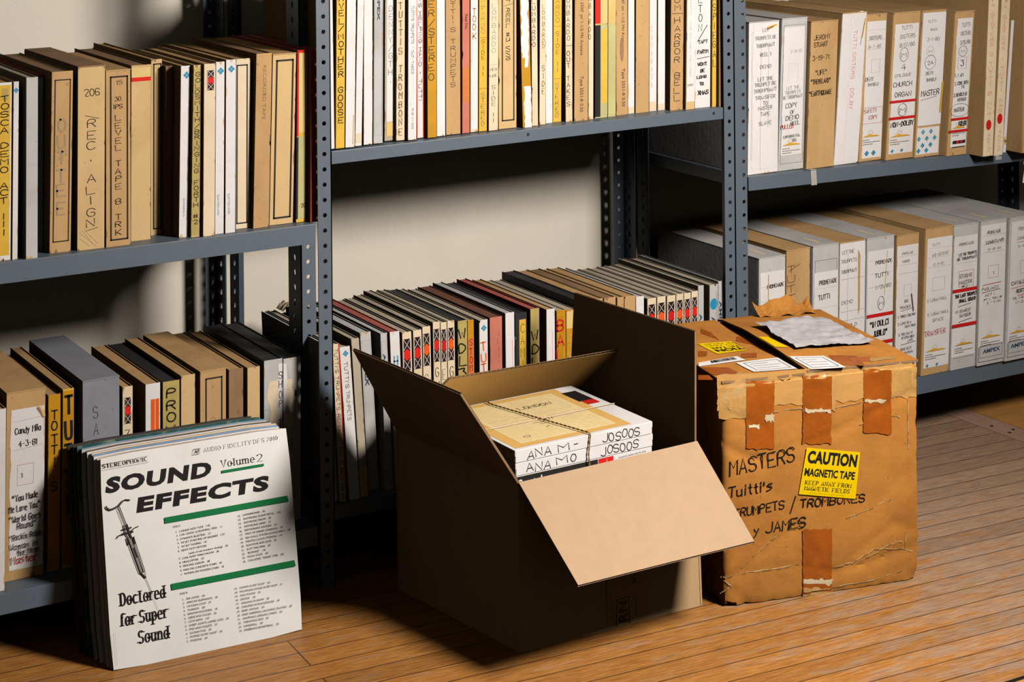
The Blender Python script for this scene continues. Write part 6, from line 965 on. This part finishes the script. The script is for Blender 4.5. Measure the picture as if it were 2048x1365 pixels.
def art_low(l, c, fn, th):
    F = lambda a, zc: fn(a, -.0012, zc)
    for z0, z1, m in ((.0008, th - .0012, 'print_black'),): l.poly([fn(.001, -.0008, z0), fn(.156, -.0008, z0), fn(.156, -.0008, z1), fn(.001, -.0008, z1)], m)
    l.poly([fn(.157, -.0008, .0008), fn(.186, -.0008, .0008), fn(.186, -.0008, th - .0012), fn(.157, -.0008, th - .0012)], 'bright_red')
    l.poly([fn(.186, -.0008, .0008), fn(SW - .001, -.0008, .0008), fn(SW - .001, -.0008, th - .0012), fn(.186, -.0008, th - .0012)], 'paper_white')
    l.poly([fn(.168, -.001, .002), fn(.178, -.001, .002), fn(.178, -.001, th * .55), fn(.168, -.001, th * .55)], 'ink')
    l.poly([fn(.1725, -.0012, .001), fn(.1735, -.0012, .001), fn(.1735, -.0012, th * .8), fn(.1725, -.0012, th * .8)], 'print_white')
    write(l, F, 'print_white', 'Scotch', (.006, .0005), (.056, .001), .0135, 'print_bold')
    write(l, F, 'grey_ink', 'PATENTED UNDER ONE OR MORE', (.196, .0125), (.25, .0135), .0022, 'print')
ztop = ST['o'][2]
flat_box(ztop - STH, 'top tape box of the tied stack, a yellow form on its lid', 'white', art=art_top)
flat_box(ztop - 2 * STH - .0004, 'second tape box of the tied stack, marker letters on its spine', 'white', .001, .0006, art=art_spine([('ANA', .02, .064, .003, .0122), ('M', .076, .096, .0038, .0112), ('O', .102, .112, .004, .0112), ('JOSOOS', .16, .232, .003, .0128)], True))
flat_box(ztop - 3 * STH - .0008, 'black and white spined tape box third down the tied stack', 'white', -.0005, .0016, art=art_low)
zb = ztop - 3 * STH - .0012; n_low = 4; th_low = (zb - .0036) / n_low
for i in range(n_low):
    flat_box(.0036 + i * th_low, 'tape box in the hidden lower part of the carton stack', 'cream', 0, .002, th=th_low - .0003, hidden=True, grp='hidden tape boxes low in the carton')
tw = MB()
def strand(pts, r, m, twist=0.0):
    P = [V3(p) for p in pts]; D = []
    for a, c in zip(P, P[1:]):
        n = max(2, int((c - a).length / .003))
        D += [a.lerp(c, i / n) for i in range(n)]
    D.append(P[-1])
    if not twist: tw.tube(D, r, m, 5); return
    for ph in (0, math.pi):
        Q = []
        for i, p in enumerate(D):
            t = (D[min(i + 1, len(D) - 1)] - D[max(i - 1, 0)]).normalized(); a = t.cross(Vector((.3, .2, 1))).normalized(); c = t.cross(a)
            w_ = ph + i * 1.05; Q.append(p + (a * math.cos(w_) + c * math.sin(w_)) * r * .8)
        tw.tube(Q, r, m, 5)
S3 = lambda a, e, z: tuple(so + sx * a + sy * e + Vector((0, 0, z)))
tA, tB, tC, tD = ST['tw']
strand([S3(tA[0], -.0042, -.075), S3(tA[0] - .004, -.004, -.03), S3(tA[0], -.0035, .0008), S3(tA[0], .002, .0034), S3((tA[0] + tB[0]) / 2, (tA[1] + tB[1]) / 2, .0036), S3(tB[0], tB[1], .0034), S3(tB[0], SD - .006, .0034)], .0008, 'twine', 1)
o = tw.build('twine', smooth=True); tag(o, 'brown twisted twine running front to back over the boxed stack', 'string')
tw = MB()
strand([S3(-.003, tC[1] - .004, -.02), S3(-.0015, tC[1], .002), S3(tC[0], tC[1], .0016), S3((tC[0] + tD[0]) / 2, (tC[1] + tD[1]) / 2, .0014), S3(SW + .001, tD[1], .0018), S3(SW + .0025, tD[1], -.03)], .0008, 'band_white')
o = tw.build('string', smooth=True); tag(o, 'pale string crossing side to side over the boxed stack', 'string')

# ---------------------------------------------------------------- taped carton
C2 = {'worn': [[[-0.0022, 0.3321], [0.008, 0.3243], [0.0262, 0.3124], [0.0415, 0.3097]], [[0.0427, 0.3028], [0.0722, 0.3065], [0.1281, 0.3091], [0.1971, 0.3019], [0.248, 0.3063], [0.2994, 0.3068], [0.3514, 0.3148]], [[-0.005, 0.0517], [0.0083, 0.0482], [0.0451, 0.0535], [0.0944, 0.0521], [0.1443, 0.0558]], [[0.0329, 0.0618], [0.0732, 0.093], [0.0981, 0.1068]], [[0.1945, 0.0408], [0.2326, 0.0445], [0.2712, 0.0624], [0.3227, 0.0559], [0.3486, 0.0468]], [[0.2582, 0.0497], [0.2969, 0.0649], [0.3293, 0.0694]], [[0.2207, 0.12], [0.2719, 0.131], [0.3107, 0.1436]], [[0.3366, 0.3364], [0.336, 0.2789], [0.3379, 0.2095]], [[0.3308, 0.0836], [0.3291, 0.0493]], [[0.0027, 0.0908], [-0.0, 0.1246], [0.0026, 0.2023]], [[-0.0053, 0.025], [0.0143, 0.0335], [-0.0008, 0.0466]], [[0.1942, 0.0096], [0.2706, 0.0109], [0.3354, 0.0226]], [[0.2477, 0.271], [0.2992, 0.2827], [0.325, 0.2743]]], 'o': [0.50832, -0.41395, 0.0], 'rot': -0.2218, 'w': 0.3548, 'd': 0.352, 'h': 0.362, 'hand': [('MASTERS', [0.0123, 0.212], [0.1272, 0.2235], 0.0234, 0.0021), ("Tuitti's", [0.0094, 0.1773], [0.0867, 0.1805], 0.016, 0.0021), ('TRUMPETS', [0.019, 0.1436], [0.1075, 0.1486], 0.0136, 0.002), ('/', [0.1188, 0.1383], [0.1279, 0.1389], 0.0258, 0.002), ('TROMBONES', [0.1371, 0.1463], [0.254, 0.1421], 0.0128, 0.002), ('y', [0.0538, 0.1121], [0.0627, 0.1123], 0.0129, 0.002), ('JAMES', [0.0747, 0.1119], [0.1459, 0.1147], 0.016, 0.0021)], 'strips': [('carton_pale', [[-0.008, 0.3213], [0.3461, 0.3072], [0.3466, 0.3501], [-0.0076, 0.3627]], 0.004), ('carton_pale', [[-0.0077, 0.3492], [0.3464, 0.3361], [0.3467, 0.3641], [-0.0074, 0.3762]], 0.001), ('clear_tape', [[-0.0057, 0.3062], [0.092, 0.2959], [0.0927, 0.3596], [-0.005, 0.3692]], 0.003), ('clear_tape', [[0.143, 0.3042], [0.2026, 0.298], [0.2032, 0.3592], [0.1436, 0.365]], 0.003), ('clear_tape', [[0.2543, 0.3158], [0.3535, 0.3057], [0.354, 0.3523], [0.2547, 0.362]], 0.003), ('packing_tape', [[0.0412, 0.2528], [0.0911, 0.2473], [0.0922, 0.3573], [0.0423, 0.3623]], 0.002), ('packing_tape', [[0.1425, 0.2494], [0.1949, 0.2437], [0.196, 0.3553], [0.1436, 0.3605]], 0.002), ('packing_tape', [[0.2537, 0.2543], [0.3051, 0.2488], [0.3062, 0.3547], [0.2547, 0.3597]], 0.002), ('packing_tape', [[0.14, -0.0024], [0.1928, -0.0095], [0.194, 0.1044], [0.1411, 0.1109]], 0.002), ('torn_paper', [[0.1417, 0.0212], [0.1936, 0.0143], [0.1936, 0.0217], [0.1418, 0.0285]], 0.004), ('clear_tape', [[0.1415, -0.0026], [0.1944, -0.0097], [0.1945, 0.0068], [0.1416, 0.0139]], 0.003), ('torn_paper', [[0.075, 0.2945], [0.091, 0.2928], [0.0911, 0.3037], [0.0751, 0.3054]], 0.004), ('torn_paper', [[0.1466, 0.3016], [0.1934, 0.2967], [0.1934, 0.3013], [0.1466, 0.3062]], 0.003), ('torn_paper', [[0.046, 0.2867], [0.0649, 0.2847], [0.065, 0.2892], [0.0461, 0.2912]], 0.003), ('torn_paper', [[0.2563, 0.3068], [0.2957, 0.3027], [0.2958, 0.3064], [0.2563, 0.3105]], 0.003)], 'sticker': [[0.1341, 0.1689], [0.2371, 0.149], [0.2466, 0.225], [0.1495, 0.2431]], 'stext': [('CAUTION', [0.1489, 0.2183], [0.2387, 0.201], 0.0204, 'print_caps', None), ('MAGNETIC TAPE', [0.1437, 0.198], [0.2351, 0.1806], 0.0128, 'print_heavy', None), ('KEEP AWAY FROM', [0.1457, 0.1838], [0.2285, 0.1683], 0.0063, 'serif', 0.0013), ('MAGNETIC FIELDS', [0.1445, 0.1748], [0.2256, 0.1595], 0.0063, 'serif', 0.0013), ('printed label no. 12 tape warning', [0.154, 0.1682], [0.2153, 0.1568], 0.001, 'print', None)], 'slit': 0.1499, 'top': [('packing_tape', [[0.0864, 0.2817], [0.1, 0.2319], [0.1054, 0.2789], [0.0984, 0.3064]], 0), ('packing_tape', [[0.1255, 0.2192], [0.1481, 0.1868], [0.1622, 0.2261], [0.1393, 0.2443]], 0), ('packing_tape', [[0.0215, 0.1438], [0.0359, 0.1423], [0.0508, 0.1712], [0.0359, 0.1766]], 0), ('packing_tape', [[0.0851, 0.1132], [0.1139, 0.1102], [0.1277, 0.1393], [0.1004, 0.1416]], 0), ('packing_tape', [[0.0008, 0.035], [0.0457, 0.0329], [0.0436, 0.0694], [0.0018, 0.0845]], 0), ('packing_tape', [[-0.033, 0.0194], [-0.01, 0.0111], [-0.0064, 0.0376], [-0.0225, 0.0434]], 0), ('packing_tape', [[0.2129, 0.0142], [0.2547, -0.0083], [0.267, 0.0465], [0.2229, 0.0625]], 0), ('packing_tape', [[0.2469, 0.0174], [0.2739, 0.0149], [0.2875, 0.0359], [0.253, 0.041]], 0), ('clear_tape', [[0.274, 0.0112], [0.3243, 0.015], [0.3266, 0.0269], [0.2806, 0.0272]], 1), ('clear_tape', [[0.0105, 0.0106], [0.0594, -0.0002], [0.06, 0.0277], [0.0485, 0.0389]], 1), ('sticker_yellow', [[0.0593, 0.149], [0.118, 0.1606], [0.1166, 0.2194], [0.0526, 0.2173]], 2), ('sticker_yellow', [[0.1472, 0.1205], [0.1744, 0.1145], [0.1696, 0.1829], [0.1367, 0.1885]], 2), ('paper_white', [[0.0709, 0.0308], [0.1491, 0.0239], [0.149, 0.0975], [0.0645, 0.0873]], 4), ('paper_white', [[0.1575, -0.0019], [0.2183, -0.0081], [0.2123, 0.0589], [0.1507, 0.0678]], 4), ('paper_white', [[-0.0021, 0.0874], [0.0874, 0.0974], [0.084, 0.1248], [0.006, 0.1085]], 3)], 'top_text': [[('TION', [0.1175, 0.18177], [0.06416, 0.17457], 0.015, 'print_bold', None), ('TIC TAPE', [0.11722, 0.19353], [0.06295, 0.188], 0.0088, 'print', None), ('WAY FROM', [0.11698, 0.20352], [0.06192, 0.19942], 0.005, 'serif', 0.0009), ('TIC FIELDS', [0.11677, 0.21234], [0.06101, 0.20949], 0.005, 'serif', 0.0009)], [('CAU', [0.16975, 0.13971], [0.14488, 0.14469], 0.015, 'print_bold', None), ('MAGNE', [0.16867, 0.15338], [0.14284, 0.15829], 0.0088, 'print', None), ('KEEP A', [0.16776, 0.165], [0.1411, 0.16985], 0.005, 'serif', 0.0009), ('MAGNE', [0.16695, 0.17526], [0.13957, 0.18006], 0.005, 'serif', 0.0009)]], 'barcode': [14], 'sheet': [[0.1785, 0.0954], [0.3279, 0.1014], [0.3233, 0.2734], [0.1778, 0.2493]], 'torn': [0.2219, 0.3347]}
old = empty('cardboard_carton', C2['o']); tag(old, 'battered taped-up carton with yellow caution sticker and marker writing', 'carton')
old.rotation_euler = (0, 0, C2['rot'])
W2, D2, H2 = C2['w'], C2['d'], C2['h']
from mathutils import noise as NZ
bm = bmesh.new(); bmesh.ops.create_cube(bm, size=1); bmesh.ops.subdivide_edges(bm, edges=list(bm.edges), cuts=47, use_grid_fill=True)
b = MB(); vs = []
CREASES = ((.02, .05, .13, .118, .0012), (.13, .118, .17, .06, .001), (.0, .262, .06, .232, .002), (.06, .232, .2, .262, .0012), (.2, .262, .345, .315, .0016), (.22, .045, .31, .1, .0015), (.31, .1, .345, .085, .0012), (.05, .2, .1, .175, .0008), (.19, .03, .34, .052, .0014), (.26, .12, .34, .19, .0008), (.02, .31, .07, .285, .0014))
def crush(x, y, z):
    """worn carton: soft dented faces, crushed corners, rounded edges (x,y,z in metres)"""
    p = Vector((x, y, z))
    ins = max(0, NZ.noise(p * 9 + Vector((3, 1, 2)))) * .0016 + max(0, NZ.noise(p * 26)) * .0005
    cd = sum(1 for q, s_ in ((x, W2), (y, D2), (z, H2)) if min(q, s_ - q) < .006)
    ed = .0016 * max(0, cd - 1) + (abs(NZ.noise(p * 40)) * .004 if cd >= 2 else 0)
    if math.dist((x, y, z), (0, 0, 0)) < .07: ed += .009 * (1 - math.dist((x, y, z), (0, 0, 0)) / .07) * (.5 + NZ.noise(p * 60))
    if math.dist((x, y, z), (W2, 0, 0)) < .05: ed += .006 * (1 - math.dist((x, y, z), (W2, 0, 0)) / .05) * (.6 + NZ.noise(p * 70))
    cz_ = .043 + .012 * math.sin(x * 21) + .02 * x
    for (x0, z0, x1, z1, am) in CREASES:
        t_ = min(max(((x - x0) * (x1 - x0) + (z - z0) * (z1 - z0)) / ((x1 - x0) ** 2 + (z1 - z0) ** 2), 0), 1)
        ins += am * math.exp(-(math.hypot(x - x0 - t_ * (x1 - x0), z - z0 - t_ * (z1 - z0)) / .0062) ** 2) * 1.5 if y < 1e-5 else 0
    cr_ = math.exp(-((z - cz_) / .0035) ** 2) * .0014
    c = Vector((W2 / 2, D2 / 2, H2 / 2)); d = Vector((0, 0, 0))
    if y < 1e-5: d.y += ins + cr_
    if x < 1e-5: d.x += ins + cr_
    if x > W2 - 1e-5: d.x -= ins
    q = p + d
    if ed: q += (c - p).normalized() * ed
    R_ = .013
    if q.x < R_ and q.y < R_:
        e_ = Vector((q.x - R_, q.y - R_)); l_ = e_.length
        if l_ > R_: q.x, q.y = R_ + e_.x / l_ * R_, R_ + e_.y / l_ * R_
    return q if q.z > 0 else Vector((q.x, q.y, .0002))
for v in bm.verts: vs.append(tuple(crush((v.co.x + .5) * W2, (v.co.y + .5) * D2, (v.co.z + .5) * H2 )))
bm.verts.index_update(); b.mesh(vs, [tuple(v.index for v in f.verts) for f in bm.faces], 'carton_old'); bm.free()
fk = [1]
def FF(a, z): 
    q = crush(min(max(a, .0), W2), 0, min(max(z, 0), H2)); return (a, min(q.y, .0) - .0006 - .00018 * fk[0], z)
def FFc(a, z):
    q = crush(min(max(a, .004), W2 - .004), 0, min(max(z, .004), H2 - .004)); return (a, q.y - .0009 - .00016 * fk[0], z)
for t, p0, p1, h, pen in C2['hand']: write(b, FF, 'ink', t, p0, p1, h, 'hand', pen, .04, .1)
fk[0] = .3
for ln in C2['worn']:                      # rubbed ridges of the creases, their highlights and shade painted pale and dark
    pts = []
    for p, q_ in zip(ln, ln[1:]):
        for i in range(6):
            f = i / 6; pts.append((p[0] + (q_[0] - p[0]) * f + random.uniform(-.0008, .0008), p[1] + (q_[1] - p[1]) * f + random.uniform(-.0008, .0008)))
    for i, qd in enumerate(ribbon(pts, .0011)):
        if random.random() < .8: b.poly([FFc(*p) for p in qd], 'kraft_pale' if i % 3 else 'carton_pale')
    for i, qd in enumerate(ribbon([(a, z - .0014) for a, z in pts], .0009)):  # dark line under each ridge paints the shade of the fold
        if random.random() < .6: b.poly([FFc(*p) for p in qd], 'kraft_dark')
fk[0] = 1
b.build('body', old, angle=.6)
def strip(name, m, pts, ragged=.0, nx=8, nz=22):
    """tape laid on the front: pts bl, br, tr, tl as (a, z), following the dents"""
    q = MB(); bl_, br_, tr_, tl_ = [Vector((p[0], p[1])) for p in pts]; vs = []
    for j in range(nz + 1):
        for i in range(nx + 1):
            u, v = i / nx, j / nz
            p = (bl_ * (1 - u) + br_ * u) * (1 - v) + (tl_ * (1 - u) + tr_ * u) * v
            if ragged and (j in (0, nz)): p.y += random.uniform(-ragged, ragged)
            if ragged and i in (0, nx): p.x += random.uniform(-ragged, ragged) * .3
            x, y, z = FFc(p.x, p.y); vs.append((x, y + .0003 * NZ.noise(Vector((p.x * 70, p.y * 70, 0))), z))
    q.mesh(vs, [(j * (nx + 1) + i, j * (nx + 1) + i + 1, (j + 1) * (nx + 1) + i + 1, (j + 1) * (nx + 1) + i) for j in range(nz) for i in range(nx)], m)
    fk[0] += .6
    return q.build(name, old, angle=.6)
for m, pts, rg in C2['strips']: strip('paper_band' if m == 'carton_pale' else 'torn_paper' if m == 'torn_paper' else 'tape_strip', m, pts, rg, 30 if m == 'carton_pale' else 8)
# caution sticker
fk[0] = 6
q = MB(); q.poly([FF(*p) for p in C2['sticker']], 'sticker_yellow'); fk[0] = 7.2
for t, p0, p1, h, st, pen in C2['stext']: write(q, FF, 'ink', t, p0, p1, h, st, pen, 0)
q.build('caution_sticker', old)
# top flaps
def top_flap(a0, a1, za, zb_, name='flap'):
    """closed flap from a0 (height za) to a1 (height zb_), bowed along the depth"""
    q = MB(); NX, NY = 10, 14; out = []
    def Z(u, v): return za + (zb_ - za) * (u ** 1.4 if zb_ != za else u)
    def P(u, v, k):
        a = a0 + (a1 - a0) * u; e = D2 * v
        s_ = math.sin(min(max(v, 0), 1) * math.pi) ** .6 if v > .5 else .25 + .75 * min(v * 2.2, 1) ** .8
        z = H2 + za + (zb_ - za) * (u ** 1.3) * (s_ if abs(zb_) > abs(za) else 1) + .0012 * NZ.noise(Vector((a * 14, e * 14, 1))) + k
        rag = .0016 * NZ.noise(Vector((e * 90, a0 * 5, 2))) if u in (1.0,) else 0
        return (a + rag, e + (.0015 * NZ.noise(Vector((a * 60, 3, 3))) if v == 0 else 0), z)
    for k in (0, .0038):
        vs = [P(i / NX, j / NY, k) for j in range(NY + 1) for i in range(NX + 1)]
        q.mesh(vs, [(j * (NX + 1) + i, j * (NX + 1) + i + 1, (j + 1) * (NX + 1) + i + 1, (j + 1) * (NX + 1) + i) for j in range(NY) for i in range(NX)], 'carton_old')
    for j in range(NY):
        for u in (0.0, 1.0): q.poly([P(u, j / NY, 0), P(u, (j + 1) / NY, 0), P(u, (j + 1) / NY, .0038), P(u, j / NY, .0038)], 'kraft_dark')
    for i in range(NX):
        for v in (0, 1): q.poly([P(i / NX, v, 0), P((i + 1) / NX, v, 0), P((i + 1) / NX, v, .0038), P(i / NX, v, .0038)], 'kraft_dark')
    return q.build(name, old), P
fL, PL = top_flap(.0, C2['slit'] - .003, .0, -.0035)
fR, PR = top_flap(W2 + .002, C2['slit'] + .001, .001, .011)
def on_top(q, m, pts, k, n=6):
    """sheet on the flap beneath it, pts are (a, depth) corners"""
    c = [Vector((p[0], p[1])) for p in pts]; vs = []
    for j in range(n + 1):
        for i in range(n + 1):
            u, v = i / n, j / n; p = (c[0] * (1 - u) + c[1] * u) * (1 - v) + (c[3] * (1 - u) + c[2] * u) * v
            if c[0].x + c[2].x < 2 * C2['slit']: p.x = min(p.x, C2['slit'] - .0035)
            else: p.x = max(p.x, C2['slit'] + .0025)
            vs.append(top_pt(p.x, p.y, k))
    q.mesh(vs, [(j * (n + 1) + i, j * (n + 1) + i + 1, (j + 1) * (n + 1) + i + 1, (j + 1) * (n + 1) + i) for j in range(n) for i in range(n)], m)
def top_pt(a, e, k):
    s_ = C2['slit']
    x, y, z = PL(min(max(a / (s_ - .003), 0), 1), min(max(e / D2, 0), 1), .0038) if a < s_ - .001 else PR(min(max((W2 + .002 - a) / (W2 + .001 - s_), 0), 1), min(max(e / D2, 0), 1), .0038)
    return (a, e, z + .0006 + .0002 * k)
for i, (m, pts, k) in enumerate(C2['top']):
    q = MB(); on_top(q, m, pts, k)
    nm = 'tape_strip'
    if m == 'sticker_yellow':
        nm = 'caution_sticker'; o_, dx_ = C2['top_text'][0 if pts[0][0] < C2['slit'] else 1], 0
        for t, p0, p1, h, st, pen in o_: write(q, lambda a, e: top_pt(a, e, k + 3), 'ink', t, p0, p1, h, st, pen, 0)
    if m == 'paper_white':
        nm = 'shipping_label' if i not in C2['barcode'] else 'barcode_sticker'
        c = [Vector(p) for p in pts]
        TP = lambda u, v: (c[0] * (1 - u) + c[1] * u) * (1 - v) + (c[3] * (1 - u) + c[2] * u) * v
        if nm == 'barcode_sticker':
            x = .3
            while x < .85:
                w_ = random.choice((.006, .01, .016)); q.poly([top_pt(*TP(x, .3), k + 3), top_pt(*TP(x + w_, .3), k + 3), top_pt(*TP(x + w_, .85), k + 3), top_pt(*TP(x, .85), k + 3)], 'ink'); x += w_ + random.choice((.006, .012))
        else:
            for a_, b_ in (((.12, .12), (.88, .12)), ((.88, .12), (.88, .85)), ((.88, .85), (.12, .85)), ((.12, .85), (.12, .12)), ((.2, .3), (.7, .3)), ((.2, .5), (.8, .5)), ((.2, .68), (.6, .68))):
                for qq in ribbon([tuple(TP(*a_)), tuple(TP(*b_))], .0009): q.poly([top_pt(*p, k + 3) for p in qq], 'blue_ink')
    q.build(nm, old)
# torn kraft paper curling off the back edge of the carton top
q = MB(); n = 10; vs = []
for j in range(5):
    for i in range(n + 1):
        u, v = i / n, j / 4
        vs.append((C2['torn'][0] + (C2['torn'][1] - C2['torn'][0]) * u, D2 - .03 + .036 * v, H2 + .008 + .020 * v * v * (1 - .3 * math.sin(u * 9)) + .003 * math.sin(u * 17 + v * 3) + (random.uniform(-.003, .003) if j == 4 else 0)))
q.mesh(vs, [(j * (n + 1) + i, j * (n + 1) + i + 1, (j + 1) * (n + 1) + i + 1, (j + 1) * (n + 1) + i) for j in range(4) for i in range(n)], 'carton_old')
q.build('torn_flap', old)
# loose grey sheet lying on top of the taped carton
q = MB(); n = 36; vs = []
c = [Vector((p[0], p[1])) for p in C2['sheet']]
for j in range(n + 1):
    for i in range(n + 1):
        u, v = i / n, j / n; p = (c[0] * (1 - u) + c[1] * u) * (1 - v) + (c[3] * (1 - u) + c[2] * u) * v
        p += Vector((.003 * math.sin(v * 9 + 1) * (1 if i in (0, n) else .5), .003 * math.sin(u * 11)))
        x, y, z = top_pt(p.x, p.y, 2)
        z += .002 + .003 * (1 + math.sin(u * 7 + v * 3)) * .5 + .005 * abs(NZ.noise(Vector((p.x * 26, p.y * 26, 5)))) + .004 * abs(NZ.noise(Vector((p.x * 60, p.y * 50, 9)))) + .012 * max(0, v - .6) * (1 - abs(u - .4))
        vs.append((x, y, z))
q.mesh(vs, [(j * (n + 1) + i, j * (n + 1) + i + 1, (j + 1) * (n + 1) + i + 1, (j + 1) * (n + 1) + i) for j in range(n) for i in range(n)], 'paper_grey')
o = q.build('paper_sheet', smooth=True); o.matrix_world = Matrix.Translation(Vector(C2['o'])) @ Matrix.Rotation(C2['rot'], 4, 'Z')
tag(o, 'loose crumpled grey paper sheet lying on the taped carton', 'paper')
# crumpled pale label on the low row, seen past the upright
q = MB(); n = 5; vs = []
sc = [0.04429, 0.24323, 0.403]
for j in range(n + 1):
    for i in range(n + 1):
        u, v = i / n, j / n
        vs.append(((u - .5) * .034, (v - .5) * .03, .004 + .012 * math.sin(u * 3.1) + .005 * NZ.noise(Vector((u * 4, v * 4, 8)))))
q.mesh(vs, [(j * (n + 1) + i, j * (n + 1) + i + 1, (j + 1) * (n + 1) + i + 1, (j + 1) * (n + 1) + i) for j in range(n) for i in range(n)], 'cream')
o = q.build('paper_scrap', loc=sc); tag(o, 'small curled scrap of pale paper on the low boxes behind the upright', 'paper')
# white tailings: end piece at the foot of the far upright
